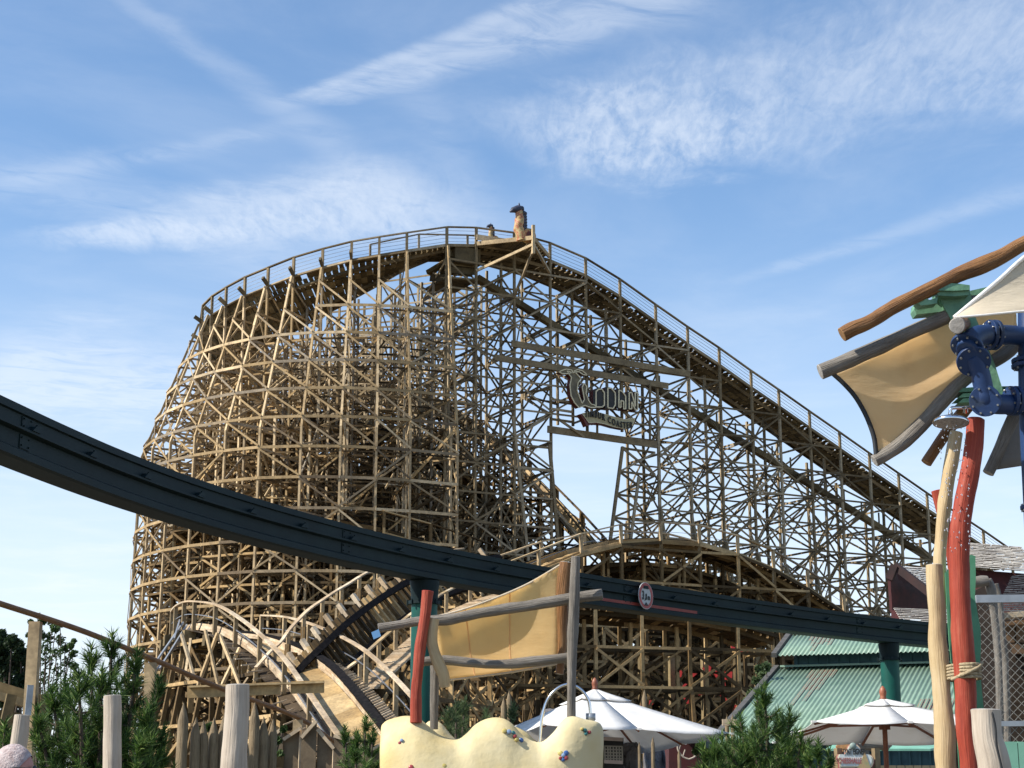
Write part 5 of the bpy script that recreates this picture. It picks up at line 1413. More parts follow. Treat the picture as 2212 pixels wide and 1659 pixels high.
# railing pole on timber posts running down in front of the pine
rail_ = thing('timber_railing', (P(300, 1600, 38).x, 38, 0), 'sloping round handrail pole on square timber posts at lower left', 'railing')
mb = MB(); rpts = [(-40, 1290), (0, 1304), (130, 1346), (223, 1380), (370, 1441), (485, 1490), (640, 1548), (705, 1590), (780, 1640)]
Yr = [33, 34, 36, 37.5, 40, 42, 45, 47, 49]
q_ = [P(u, v, y) for (u, v), y in zip(rpts, Yr)]
mb.tube(catmull(q_, 3), .060, 10); mb.build('handrail', 'log_brown', rail_)
for (u, v, y, vb, sl_) in ((73, 1343, 35.6, 1540, -8), (322, 1432, 39.2, 1600, 0), (640, 1555, 45.2, 1640, 0)):
    mb = MB(); t0_ = P(u+4, v, y); b0_ = Vector((P(u+sl_, vb, y).x, y, 0)); mb.beam(b0_, t0_, .23, .23, up=(0, 1, 0)); mb.build('railing_post', 'tan', rail_)
mb = MB()
for k in range(3): mb.beam(P(-60, 1465+k*11, 36), P(95, 1512+k*10, 36.5), .3, .16)
mb.build('side_board', 'gold', rail_)
for (a_, b_) in (((26, 1500), (12, 1560)), ((92, 1517), (78, 1570)), ((98, 1500), (98, 1570))):
    mb = MB(); mb.beam(P(*a_, 35.6), P(*b_, 35.6), .2, .22); mb.build('outrigger', 'bed', rail_)
mb = MB(); mb.beam(P(-60, 1550, 37), P(110, 1580, 37.5), .6, .5); mb.beam(P(-60, 1600, 37), P(60, 1620, 37.5), .6, .8); mb.build('crossbeam', 'bed', rail_)
mb = MB(); mb.beam(P(66, 1480, 35.3), P(60, 1545, 35.3), .12, .1, jit=0); mb.build('steel_shoe', 'steelgrey', rail_)
# ------------------------------------------------------------------ palisades
G2 = 'pointed palisade stakes'
M['stake_wood'] = logmat('stake_wood', [(.3, (.12, .08, .04)), (.5, (.23, .165, .09)), (.7, (.36, .27, .16))], crack=.5)
M['plank'] = simple('weathered_plank', (.20, .145, .085), (.12, .085, .05), 2.5, .85, bs=.4, bscale=8)
def stake(u, vt, w, Y, label, seed, lean=0):
    p = P(u, vt, Y); r = S(w, vt, Y)/2; b_ = Vector((p.x+lean, Y, 0))
    L = p.z; ht = r*3.2
    mb = MB(); top = p; sh_ = b_.lerp(top, 1-ht/L)
    pts = [b_, b_.lerp(sh_, .35), b_.lerp(sh_, .7), sh_, sh_.lerp(top, .5), top]
    mb.tube(pts, [r*1.05, r, r*1.02, r*.95, r*.55, r*.06], 9, wob=.12, seed=seed, ws=1.5)
    o = mb.build('palisade_stake', 'stake_wood', None, loc=b_, label=label, cat='stake', group=G2); return o
ST = [(397, 1518, 25), (424, 1549, 22), (440, 1556, 24), (463, 1550, 24), (484, 1545, 26), (551, 1517, 24), (570, 1548, 24), (590, 1553, 20)]
nm = ['tallest stake, leftmost of the palisade beside the pine', 'thin dark stake second from left in the palisade', 'stake left of the broad diamond tipped one', 'diamond tipped broad stake in the palisade',
      'stake tucked against the left side of the thick log post', 'stake just right of the thick log post', 'orange tipped stake right of the thick log post', 'last pointed stake before the board fence']
for k, (u, v, w_) in enumerate(ST): stake(u, v, w_, 30+.15*k, nm[k], k+1)
for k, (u, v, w_, l) in enumerate([(1288-4, 1, 0, 0)][:0]): pass
for k, (u, v, w_, y, l) in enumerate([(1088, 1507, 12, 40, 'slender spiked post seen left of the big parasol'), (1100, 1492, 13, 40, 'taller spiked post seen left of the big parasol'),
      (1381, 1603, 7, 26, 'thin sharpened stake under the big parasol, shorter'), (1410-0, 1592, 9, 26, 'thin crooked sharpened stake under the big parasol, taller'), (1474-7, 1618, 8, 26, 'small sharpened stake under the right side of the big parasol'),
      (1392, 1490, 12, 60, 'grey stake behind the big parasol'), (1570, 1546, 10, 40, 'blunt stake left of the right pine'), (1582, 1543, 10, 40, 'blunt stake touching the right pine')]):
    stake(u, v, w_, y, l, k+11)
mb = MB(); mb.beam(P(1560, 1560, 39.8), P(1592, 1560, 39.8), .1, .14); mb.build('stake_board', 'pale', None, label='short board joining the two blunt stakes', cat='board')
# board fence, every board its own part
bf = thing('board_fence', (P(710, 1640, 33).x, 33, 0), 'fence of broad angle-cut vertical boards below the coaster drop', 'fence')
bx = [(592, 612, 1590, 1575), (613, 650, 1600, 1576), (652, 684, 1596, 1560), (686, 722, 1578, 1620), (722, 748, 1592, 1600), (748, 775, 1606, 1588), (776, 802, 1618, 1596), (803, 830, 1622, 1606), (831, 850, 1632, 1616)]
for k, (u0, u1, v0, v1) in enumerate(bx):
    a_ = P(u0, v0, 33+.06*(k % 2)); b_ = P(u1, v1, 33+.06*(k % 2)); mb = MB()
    mb.prism([Vector((a_.x, a_.y, 0)), a_, b_, Vector((b_.x, b_.y, 0))], (0, .05, 0)); fb_ = mb.build('fence_board', 'plank', bf)
    mb = MB(); mb.beam(a_+Vector((0, -.02, .02)), b_+Vector((0, -.02, .02)), .16, .06, jit=0)
    if k % 2: mb.beam(Vector((b_.x, b_.y-.03, 0)), b_+Vector((0, -.03, 0)), .05, .05, jit=0)
    mb.build('board_cap', 'pale', fb_)
mb = MB(); mb.beam(P(385, 1642, 30.6), P(610, 1646, 31.6), .12, .2); mb.build('palisade_rail', 'inner', None, label='low horizontal board along the foot of the palisade', cat='rail')

# ------------------------------------------------------------------ dark rocks, antlers hut, slope under the big parasol
M['rock'] = simple('grey_rock', (.20, .185, .185), (.06, .056, .06), 1.2, .9, bs=.8, bscale=3, bdist=.15)
def rock(name, u0, u1, vt, Y, label, seed):
    a_ = P(u0, vt, Y); b_ = P(u1, vt, Y); cx = (a_.x+b_.x)/2; hw = (b_.x-a_.x)/2; H = a_.z
    mb = MB(); g = []; NU, NV = 28, 18
    for i in range(NV+1):
        el = PI/2*i/NV; row = []
        for j in range(NU):
            az = 2*PI*j/NU; d = Vector((math.cos(az)*math.cos(el), math.sin(az)*math.cos(el), math.sin(el)))
            s = 1+.35*mnoise.noise(d*1.7+Vector((seed, 0, 0)))+.2*mnoise.noise(d*4+Vector((0, seed, 0)))
            c_ = abs(mnoise.noise(d*2.6+Vector((seed, seed, 0)))); s -= .25*max(0, .12-c_)/.12*.6
            e = .55
            row.append(Vector((cx+hw*math.copysign(abs(d.x)**e, d.x)*s, Y+1.0+1.0*math.copysign(abs(d.y)**e, d.y)*s, max(H*math.copysign(abs(d.z)**.7, d.z)*(.8+.2*s), 0))))
        g.append(row)
    vs = [q for r in g for q in r]
    fs = [(i*NU+j, i*NU+(j+1) % NU, (i+1)*NU+(j+1) % NU, (i+1)*NU+j) for i in range(NV) for j in range(NU)]
    mb.add(vs, fs); return mb.build(name, 'rock', None, loc=(cx, Y+1, 0), label=label, cat='rock')
rock('rock', 1322, 1400, 1600, 31, 'grey boulder under the big parasol beside the net window', 3)
rock('rock', 1396, 1450, 1596, 33, 'darker boulder under the middle of the big parasol', 8)
rock('rock', 1150, 1300, 1520, 62, 'distant grey mound behind the big parasol', 5)
nw = thing('net_window', (P(1320, 1620, 30).x, 30, 1.6), 'square net window with pinkish frame between the basin and the boulder', 'window')
mb = MB()
for (a_, b_) in (((1304, 1596), (1345, 1598)), ((1304, 1645), (1345, 1647))): mb.beam(P(*a_, 30), P(*b_, 30), .05, .06)
mb.build('frame', simple('pink_grey_paint', (.42, .34, .31), None, 4, .7), nw)
mb = MB()
for k in range(7): mb.beam(P(1306+k*6.3, 1612, 30), P(1307+k*6.3, 1646, 30), .02, .02)
for k in range(6): mb.beam(P(1304, 1612+k*6.5, 30), P(1345, 1613+k*6.5, 30), .02, .02)
mb.build('net', 'net', nw)
mb = MB(); mb.prism([P(1302, 1592, 30.3), P(1347, 1594, 30.3), P(1347, 1700, 30.3), P(1302, 1700, 30.3)], (0, .1, 0)); mb.build('backing', 'black', nw)
hut = thing('small_hut', (P(1490, 1640, 36).x, 36, 0), 'small dark red hut with grey gable and antlers right of the boulders', 'hut')
mb = MB(); mb.prism([P(1445, 1588, 36), P(1478, 1585, 36), P(1528, 1612, 36), P(1528, 1800, 36), P(1445, 1800, 36)], (0, 1.5, 0)); mb.build('wall', 'barn', hut)
mb = MB(); mb.beam(P(1470, 1580, 35.8), P(1534, 1613, 35.8), .5, .12); mb.build('roof_edge', 'dark_roof', hut)
mb = MB()
for k in range(8): p = P(1470+k*8, 1650, 35.9); mb.box((p.x, p.y, .9), (.13, .06, 1.9))
mb.build('red_boards', simple('faded_red_boards', (.30, .07, .06), (.22, .05, .045), 5, .7), hut)
mb = MB(); A0 = P(1488, 1640, 35.7)
for sx in (-1, 1):
    c_ = catmull([A0, A0+Vector((.12*sx, 0, .05)), A0+Vector((.22*sx, 0, .2)), A0+Vector((.2*sx, 0, .38))], 4); mb.tube(c_, .02, 6)
    for k in (4, 7): mb.tube([c_[k], c_[k]+Vector((-.05*sx, 0, .14))], .014, 5)
mb.build('antlers', 'log_pale', hut)
M['slope'] = simple('grassy_slope', (.20, .13, .03), (.10, .11, .025), .8, .95, bs=.8, bscale=4, stops=[(.3, (.07, .085, .02)), (.5, (.19, .13, .035)), (.7, (.30, .15, .03))])
mb = MB(); g = []
for i in range(25):
    row = []
    for j in range(19):
        f, h = i/24, j/18; x = lerp(P(1440, 1600, 44).x, P(1700, 1600, 44).x, f); y = lerp(42, 60, h)
        row.append(Vector((x, y, 4.0*math.sin(PI*min(f*1.0, 1))**.6*math.sin(PI*h)**.7*.55+.12*mnoise.noise(Vector((x*2, y*2, 0))))))
    g.append(row)
m = sheet(g, .05); mb.add(m.v, m.f, smooth=True); mb.build('hill', 'slope', None, loc=(8, 50, 0), kind='structure')
# red leaves/lamps half hidden behind the low trestle: red painted rail cart shed pieces
red_ = thing('red_shed', (P(1500, 1560, 98).x, 98, 0), 'red painted shed wall glimpsed through the lower trestle', 'shed')
rg = random.Random(8)
for k in range(34):
    cu, cv_, su, sv_2 = rg.choice(((1490, 1500, 40, 45), (1490, 1500, 30, 30), (1400, 1530, 20, 16), (1580, 1490, 30, 40), (1560, 1450, 50, 12), (1600, 1400, 20, 8)))
    u, v = cu+rg.uniform(-su, su), cv_+rg.uniform(-sv_2, sv_2); w_, h_ = rg.uniform(5, 12), rg.uniform(7, 17)
    p = P(u, v, 97.6+k*.03); a_ = rg.uniform(-.3, .3); W_, H_ = S(w_, v, 97)/2, S(h_, v, 97)/2
    mb = MB(); mb.prism([p+Vector((-W_, 0, -H_)), p+Vector((-W_+a_, 0, H_)), p+Vector((W_+a_, 0, H_*.8)), p+Vector((W_, 0, -H_*.9))], (0, .2, 0)); mb.build('wall_panel', 'red', red_)
p = P(1500, 1560, 98.9); mb = MB(); mb.beam((P(1380, 1500, 98.9).x, 98.9, 4.2), (P(1640, 1500, 98.9).x, 98.9, 4.2), .3, .3)
for u in (1385, 1450, 1520, 1590, 1635): mb.beam((P(u, 1500, 98.9).x, 98.9, 0), P(u, 1400, 98.9), .3, .3)
mb.build('frame', 'bed', red_)

# ------------------------------------------------------------------ vegetation
def foliage(name, stops, tr=.3, rough=.6):
    m, nt, b = nodes(name); g = nt.nodes.new('ShaderNodeNewGeometry')
    r = ramp(nt, stops); nt.links.new(g.outputs['Random Per Island'], r.inputs[0]); f = noise(nt, 1.6, 3)
    r2 = ramp(nt, [(.35, (.55, .6, .6)), (.65, (1.15, 1.1, 1))]); nt.links.new(f, r2.inputs[0]); c = mixc(nt, 1, r.outputs[0], r2.outputs[0], 'MULTIPLY')
    nt.links.new(c, b.inputs['Base Color']); b.inputs['Roughness'].default_value = rough; b.inputs['Specular IOR Level'].default_value = .3
    t = nt.nodes.new('ShaderNodeBsdfTranslucent'); nt.links.new(c, t.inputs[0]); mx = nt.nodes.new('ShaderNodeMixShader'); mx.inputs[0].default_value = tr
    nt.links.new(b.outputs[0], mx.inputs[1]); nt.links.new(t.outputs[0], mx.inputs[2]); nt.links.new(mx.outputs[0], nt.nodes['Material Output'].inputs[0]); return m
M['needle'] = foliage('pine_needles', [(0, (.022, .055, .016)), (.45, (.05, .11, .026)), (.82, (.11, .20, .04)), (1, (.28, .36, .11))])
M['needle2'] = foliage('grey_green_needles', [(0, (.05, .08, .035)), (.6, (.10, .15, .06)), (1, (.17, .22, .10))])
M['leaf'] = foliage('small_leaves', [(0, (.03, .06, .015)), (.6, (.06, .11, .03)), (1, (.11, .16, .05))])
M['leafdark'] = foliage('dark_leaves', [(0, (.012, .028, .012)), (.6, (.03, .055, .02)), (1, (.05, .085, .03))])
M['bark'] = simple('bark', (.10, .07, .05), (.05, .035, .025), 8, .9, bs=.6, bscale=20)
def tuft(mb, p, d, rg, L=.17, n=34, w=.010):
    d = d.normalized(); a = Vector((0, 0, 1)) if abs(d.z) < .9 else Vector((1, 0, 0)); sx = d.cross(a).normalized(); sy = d.cross(sx)
    for k in range(n):
        s = rg.random(); th = rg.uniform(0, 2*PI); op = rg.uniform(.25, 1.15)
        dd = (d*math.cos(op)+(sx*math.cos(th)+sy*math.sin(th))*math.sin(op)).normalized()
        b_ = p+d*(s-.6)*L*1.4; l = L*rg.uniform(.7, 1.1); side = dd.cross(Vector((rg.random()-.5, rg.random()-.5, rg.random()-.5))).normalized()*w
        i = len(mb.v); mb.v += [b_-side, b_+side, b_+dd*l]; mb.f.append([i, i+1, i+2]); mb.sm.append(False); mb.mi.append(0); mb.uv.append([(0, 0)]*3)
def pine(cx, Y, shoots, seed, label, L=.17, dens=1.0, mat='needle', group=None, name='pine_tree'):
    """shoots: (u, v, spread px) tops of leaders; branches rise to them from a common base"""
    rg = random.Random(seed); base = Vector((P(cx, 1650, Y).x, Y, 0)); t = thing(name, base, label, 'pine tree', group)
    tr = MB(); fo = MB()
    for (u, v, sp_) in shoots:
        yy = Y+rg.uniform(-.9, .9); top = P(u, v, yy); s = S(sp_, v, yy)*1.25
        pts = catmull([base+Vector((rg.uniform(-.2, .2), rg.uniform(-.2, .2), 0)), base.lerp(top, .45)+Vector((0, 0, -.2)), top], 8)
        tr.tube(pts, [lerp(.07, .012, i/(len(pts)-1)) for i in range(len(pts))], 7)
        nl = max(3, int(top.z/.22))
        for i in range(nl):
            f = i/nl; z = top.z-f*top.z*.98-.12
            if z < .5: break
            k = min(range(len(pts)), key=lambda q: abs(pts[q].z-z)); c = pts[k]; c = Vector((c.x, c.y, z))
            rad = s*(.45+1.7*min(1, f*2.6))
            for j in range(max(3, int((3.2+rad*3.5)*dens))):
                az = rg.uniform(0, 2*PI); r = rad*rg.uniform(.6, 1.1); h_ = Vector((math.cos(az), math.sin(az), 0))
                tip = c+h_*r+Vector((0, 0, r*rg.uniform(.25, .7)))
                bp = [c, c+h_*r*.55+Vector((0, 0, r*.08)), tip]
                tr.tube(bp, [.014, .010, .006], 5, cap=False)
                m_ = max(2, int(r*.62/.075))
                for q_ in range(m_):
                    g_ = q_/m_; p_ = bp[1].lerp(bp[2], g_) if g_ > 0 else bp[1]
                    tuft(fo, p_, (bp[2]-bp[1]).normalized()+Vector((0, 0, .35)), rg, L*rg.uniform(.8, 1.05), 22, .0055)
                tuft(fo, tip, (bp[2]-bp[1]).normalized()+Vector((0, 0, .6)), rg, L*1.05, 40, .0055)
        tuft(fo, top, Vector((0, 0, 1)), rg, L, 50); tuft(fo, top-Vector((0, 0, .15)), Vector((.2, 0, 1)), rg, L, 50)
    tr.build('trunk', 'bark', t); fo.build('crown', mat, t); return t
pine(235, 20, [(242, 1386, 20), (197, 1410, 18), (296, 1422, 16), (342, 1478, 18), (140, 1488, 30), (112, 1500, 24), (170, 1470, 26), (278, 1470, 34), (322, 1540, 30), (220, 1460, 36), (80, 1545, 24), (90, 1590, 32), (352, 1590, 24), (240, 1540, 44), (160, 1560, 44), (300, 1600, 40)], 5, 'tall bushy mountain pine behind the slim log post at lower left', .155, 1.05)
pine(20, 19, [(10, 1575, 22), (28, 1620, 22)], 6, 'little pine at the bottom left corner by the person', .13, .8)
pine(1660, 24, [(1652, 1494, 24), (1636, 1510, 24), (1705, 1542, 26), (1600, 1560, 28), (1680, 1560, 34), (1560, 1600, 34), (1540, 1618, 30), (1630, 1580, 50), (1730, 1600, 34), (1690, 1610, 50), (1600, 1620, 44), (1520, 1622, 22)], 7, 'bright green mountain pine between the two parasols', .155, 1.05)
pine(1775, 22, [(1768, 1612, 14), (1790, 1634, 10), (1748, 1628, 14)], 8, 'little pine in front of the stall sign', .12, .9)
pine(775, 29, [(745, 1580, 14), (790, 1558, 16), (806, 1584, 14), (770, 1592, 16)], 9, 'small pine peeping over the board fence', .14, 1)
pine(985, 30, [(985, 1530, 12), (1003, 1520, 9), (970, 1545, 14), (1050, 1545, 10), (1110, 1530, 8)], 10, 'wispy light green conifer behind the yellow basin', .16, .55, 'needle2')
def leafy(base_uv, Y, clumps, seed, label, lsz, n, mat, cat='tree', name='leafy_tree', clump_r=.6):
    rg = random.Random(seed); bx_ = P(base_uv[0], base_uv[1], Y); base = Vector((bx_.x, Y, 0)); t = thing(name, base, label, cat)
    tr = MB(); fo = MB(); TR_ = .11 if lsz > .1 else .035
    for (u, v, r_) in clumps:
        c = P(u, v, Y+rg.uniform(-1, 1)); rr_ = S(r_, v, Y)
        pts = catmull([base, base.lerp(c, .5)+Vector((rg.uniform(-.3, .3), 0, -.4)), c], 5); tr.tube(pts, [lerp(TR_, .012, i/(len(pts)-1)) for i in range(len(pts))], 6)
        for k in range(n):
            d = Vector((rg.gauss(0, 1), rg.gauss(0, 1), rg.gauss(0, 1))).normalized()*rr_*rg.random()**.45
            q = c+d; nn = Vector((rg.gauss(0, 1), rg.gauss(0, 1), rg.gauss(0, 1))).normalized(); a = nn.orthogonal().normalized(); b_ = nn.cross(a); s = lsz*rg.uniform(.6, 1.2)
            i = len(fo.v); fo.v += [q-a*s, q+b_*s*.55, q+a*s, q-b_*s*.55]; fo.f.append([i, i+1, i+2, i+3]); fo.sm.append(False); fo.mi.append(0); fo.uv.append([(0, 0)]*4)
            if k % 60 == 0: tr.beam(c, q, .025, .025)
    tr.build('trunk', 'bark', t); fo.build('crown', mat, t); return t
rg = random.Random(3)
leafy((20, 1600), 62, [(-12, 1400, 22), (0, 1372, 12), (12, 1392, 18), (25, 1385, 14), (38, 1395, 12), (45, 1415, 16), (10, 1430, 30), (40, 1440, 24), (55, 1425, 12), (15, 1470, 36), (50, 1475, 22), (-10, 1500, 30), (30, 1510, 34), (70, 1490, 18)], 21, 'dense dark tree at the far left behind the railing', .12, 420, 'leafdark')
cl = [(82, 1330, 6), (92, 1342, 9), (76, 1356, 10), (88, 1372, 12), (112, 1345, 9), (120, 1358, 11), (130, 1350, 7), (104, 1378, 13), (128, 1382, 13), (98, 1400, 15), (140, 1400, 12), (152, 1395, 8), (160, 1385, 6), (158, 1412, 10), (120, 1412, 16), (146, 1430, 14), (100, 1430, 17), (125, 1450, 20), (160, 1440, 10), (95, 1465, 18), (150, 1470, 18), (165, 1460, 9), (62, 1372, 6), (66, 1398, 7), (120, 1490, 24), (158, 1500, 18), (66, 1342, 5)]
leafy((110, 1600), 55, cl, 22, 'thin airy birch like tree behind the railing post', .062, 115, 'leaf')
leafy((1650, 1620), 52, [(1640, 1445, 10), (1655, 1440, 10), (1668, 1452, 10), (1648, 1462, 14), (1632, 1470, 8), (1622, 1500, 10), (1640, 1505, 12), (1612, 1520, 12), (1632, 1528, 14), (1600, 1535, 8), (1616, 1545, 12), (1590, 1550, 8)], 23, 'small grey green tree at the left end of the tin roofs', .07, 230, 'needle2', clump_r=.4)
leafy((1505, 1650), 30, [(1508, 1612, 6), (1503, 1622, 7)], 24, 'small bright shrub at the red hut', .05, 120, 'leaf', 'shrub', 'shrub')
leafy((445, 1640), 32, [(430, 1580, 6), (448, 1600, 8), (452, 1570, 7), (600, 1600, 8), (612, 1575, 6), (603, 1630, 9)], 25, 'green leaves growing behind the palisade gaps', .06, 120, 'leaf', 'shrub', 'shrub')

# ------------------------------------------------------------------ person at the bottom left corner
PX, PYD = P(14, 1640, 8).x, 8.0
per = None
def skin_body():
    H = 1.82; x0, y0 = PX-.005, PYD
    J = [(0, 0, .98, .15), (0, 0, 1.15, .145), (0, 0, 1.33, .16), (.0, 0, 1.46, .12), (.01, 0, 1.53, .062), (.02, 0, 1.60, .07)]
    V = []; Eg = []; Rd = []
    def add(p, r): V.append(Vector((x0+p[0], y0+p[1], p[2]))); Rd.append(r); return len(V)-1
    ids = [add(j[:3], j[3]) for j in J]
    for a, b_ in zip(ids, ids[1:]): Eg.append((a, b_))
    for s in (-1, 1):     # faces +x, so left and right lie along y
        pr = ids[0]
        for q, r in (((0, .10*s, .90), .10), ((.02, .11*s, .50), .062), ((-.01, .11*s, .10), .045), ((.02, .11*s, .045), .045), ((.15, .12*s, .035), .036)):
            k = add(q, r); Eg.append((pr, k)); pr = k
        pr = ids[3]
        for q, r in (((0, .17*s, 1.44), .065), ((-.02, .22*s, 1.18), .046), ((.05, .23*s, .94), .036), ((.08, .23*s, .86), .03)):
            k = add(q, r); Eg.append((pr, k)); pr = k
        for f in range(4):
            k1 = add((.065+.02*f, .23*s, .80-.004*f), .011); Eg.append((pr, k1)); k2 = add((.07+.02*f, .225*s, .765), .009); Eg.append((k1, k2))
        k1 = add((.12, .215*s, .83), .012); Eg.append((pr, k1)); k2 = add((.135, .205*s, .805), .010); Eg.append((k1, k2))
    me = bpy.data.meshes.new('person'); me.from_pydata([tuple(v-Vector((PX, PYD, 0))) for v in V], Eg, [])
    o = bpy.data.objects.new('person', me); COL.objects.link(o); o.location = (PX, PYD, 0)
    md = o.modifiers.new('skin', 'SKIN'); sk = me.skin_vertices[0].data
    for i, r in enumerate(Rd): sk[i].radius = (r, r); sk[i].use_root = (i == 0)
    ss = o.modifiers.new('sub', 'SUBSURF'); ss.levels = 1; ss.render_levels = 1
    me.materials.append(M['skin']); o['_o'] = (PX, PYD, 0)
    dg = bpy.context.evaluated_depsgraph_get(); bpy.context.view_layer.update(); dg = bpy.context.evaluated_depsgraph_get()
    body = bpy.data.meshes.new_from_object(o.evaluated_get(dg)); o.modifiers.clear(); o.data = body; body.materials.clear(); body.materials.append(M['skin'])
    # head sculpted from an ellipsoid and joined to the same mesh
    hv = []; hf = []; NU, NV = 40, 28; hc = Vector((.03, 0, 1.70))
    for i in range(NV+1):
        el = -PI/2+PI*i/NV
        for j in range(NU):
            az = 2*PI*j/NU; dx, dy, dz = math.cos(az)*math.cos(el), math.sin(az)*math.cos(el), math.sin(el)
            x, y, z = dx*.098, dy*.076, dz*.122
            if z < 0: x *= 1+.1*dx*(-dz); y *= 1-.22*(-dz)
            fr = max(0, dx)**6*math.exp(-(dy/.16)**2)
            x += .024*fr*math.exp(-((z+.018)/.028)**2)            # nose
            x -= .008*max(0, dx)*math.exp(-((z-.012)/.014)**2)*math.exp(-((abs(dy)-.35)/.2)**2)*1.5   # eye sockets
            x += .006*fr*math.exp(-((z+.058)/.01)**2)-.005*fr*math.exp(-((z+.066)/.004)**2)            # lips
            x += .010*fr*math.exp(-((z+.098)/.02)**2)
            if abs(dy) > .9: y += math.copysign(.012, dy)*math.exp(-((x+.005)/.018)**2)*math.exp(-((z+.008)/.03)**2)   # ears
            hv.append(hc+Vector((x, y, z)))
    for i in range(NV):
        for j in range(NU): hf.append((i*NU+j, i*NU+(j+1) % NU, (i+1)*NU+(j+1) % NU, (i+1)*NU+j))
    n0 = len(body.vertices); vv = [v.co.copy() for v in body.vertices]+hv; ff = [tuple(p.vertices) for p in body.polygons]+[tuple(n0+i for i in f) for f in hf]
    nm_ = bpy.data.meshes.new('person'); nm_.from_pydata([tuple(v) for v in vv], [], ff); nm_.polygons.foreach_set('use_smooth', [True]*len(ff)); nm_.materials.append(M['skin']); nm_.update(); o.data = nm_
    return o, hc
M['skin'] = simple('pink_skin', (.50, .23, .18), (.44, .19, .15), 30, .55)
M['hair'] = simple('white_hair', (.50, .42, .40), (.34, .25, .235), 60, .8, bs=.5, bscale=90)
M['shirt'] = simple('blue_shirt', (.12, .17, .28), None, 8, .9); M['trouser'] = simple('grey_trousers', (.12, .12, .13), None, 8, .9)
per, hc = skin_body(); per['label'] = 'person with short white hair and dark glasses at the bottom left corner'; per['category'] = 'person'
mb = MB(); hcw = hc+Vector((PX, PYD, 0)); g = []
NU, NV = 44, 14
for i in range(NV+1):
    row = []
    for j in range(NU):
        az = 2*PI*j/NU; lim = lerp(-.5, .62, max(0, math.cos(az))**.7) if math.cos(az) > 0 else -.5
        el = lerp(lim, PI/2, i/NV); d = Vector((math.cos(az)*math.cos(el), math.sin(az)*math.cos(el), math.sin(el)))
        k = 1.045+.02*mnoise.noise(d*14); row.append(hcw+Vector((d.x*.099*k, d.y*.078*k, d.z*.123*k)))
    g.append(row)
vs = [q for r in g for q in r]; mb.add(vs, [(i*NU+j, i*NU+(j+1) % NU, (i+1)*NU+(j+1) % NU, (i+1)*NU+j) for i in range(NV) for j in range(NU)], smooth=True); mb.build('hair', 'hair', per)
mb = MB()
for s in (-1, 1):
    mb.tube([hcw+Vector((-.02, .086*s, .012)), hcw+Vector((.04, .084*s, .02)), hcw+Vector((.098, .062*s, .018))], .0035, 6)
    mb.lathe(hcw+Vector((.108, .033*s, .008)), [(.001, 0), (.024, 0), (.024, .003), (.001, .003)], 16, axis=(1, .25*s, 0))
mb.tube([hcw+Vector((.112, -.012, .014)), hcw+Vector((.114, .012, .014))], .003, 6); mb.build('glasses', 'black', per)
mb = MB()
def shell(rows, name, mat):
    mb = MB(); vs = []; K = 20
    for (cx, cy, z, rx, ry) in rows:
        for k in range(K): a = 2*PI*k/K; vs.append(Vector((PX+cx+rx*math.cos(a), PYD+cy+ry*math.sin(a), z)))
    fs = [(i*K+k, i*K+(k+1) % K, (i+1)*K+(k+1) % K, (i+1)*K+k) for i in range(len(rows)-1) for k in range(K)]; mb.add(vs, fs, smooth=True); mb.build(name, mat, per)
shell([(0, 0, .88, .16, .19), (0, 0, 1.1, .155, .18), (0, 0, 1.3, .17, .21), (0, 0, 1.42, .15, .225), (0, 0, 1.49, .10, .14), (0, 0, 1.53, .072, .075)], 'shirt', 'shirt')
for s in (-1, 1):
    shell([(0, .19*s, 1.47, .07, .06), (-.01, .215*s, 1.3, .062, .058), (-.02, .225*s, 1.18, .058, .055)], 'sleeve', 'shirt')
    shell([(0, .09*s, .95, .13, .11), (0, .10*s, .8, .11, .105), (.01, .11*s, .5, .08, .075), (0, .11*s, .08, .07, .065)], 'trouser_leg', 'trouser')
    mb = MB(); mb.tube([(PX-.06, PYD+.115*s, .04), (PX+.05, PYD+.115*s, .045), (PX+.17, PYD+.12*s, .035)], [.045, .055, .04], 10, flat=.8); mb.build('shoe', 'black', per)
# ------------------------------------------------------------------ sky, sun, ground
SUN_AZ_X, SUN_AZ_Y = -.955, -.30      # horizontal direction towards the sun
SUN_EL = math.radians(43)
w = bpy.data.worlds.new('World'); sc.world = w; w.use_nodes = True
nt = w.node_tree; bg = nt.nodes['Background']
sky = nt.nodes.new('ShaderNodeTexSky'); sky.sky_type = 'NISHITA'; sky.sun_disc = False; sc.cycles.diffuse_bounces = 2; sc.cycles.max_bounces = 8; sc.cycles.transparent_max_bounces = 12; nt = nt
sky.sun_elevation = SUN_EL; sky.sun_rotation = math.atan2(SUN_AZ_X, SUN_AZ_Y)
sky.air_density = 1.0; sky.dust_density = .35; sky.ozone_density = 3.2; sky.altitude = 300
bg.inputs['Strength'].default_value = .11
tc = nt.nodes.new('ShaderNodeTexCoord'); sep = nt.nodes.new('ShaderNodeSeparateXYZ'); nt.links.new(tc.outputs['Generated'], sep.inputs[0])
def mth(op, a, b=None, c=None, clamp=False):
    n = nt.nodes.new('ShaderNodeMath'); n.operation = op; n.use_clamp = clamp
    for k, x in enumerate((a, b, c)):
        if x is None: continue
        if isinstance(x, (int, float)): n.inputs[k].default_value = x
        else: nt.links.new(x, n.inputs[k])
    return n.outputs[0]
def sstep(x, a, b):
    n = nt.nodes.new('ShaderNodeMapRange'); n.interpolation_type = 'SMOOTHSTEP'
    nt.links.new(x, n.inputs[0]); n.inputs[1].default_value = a; n.inputs[2].default_value = b
    return n.outputs[0]
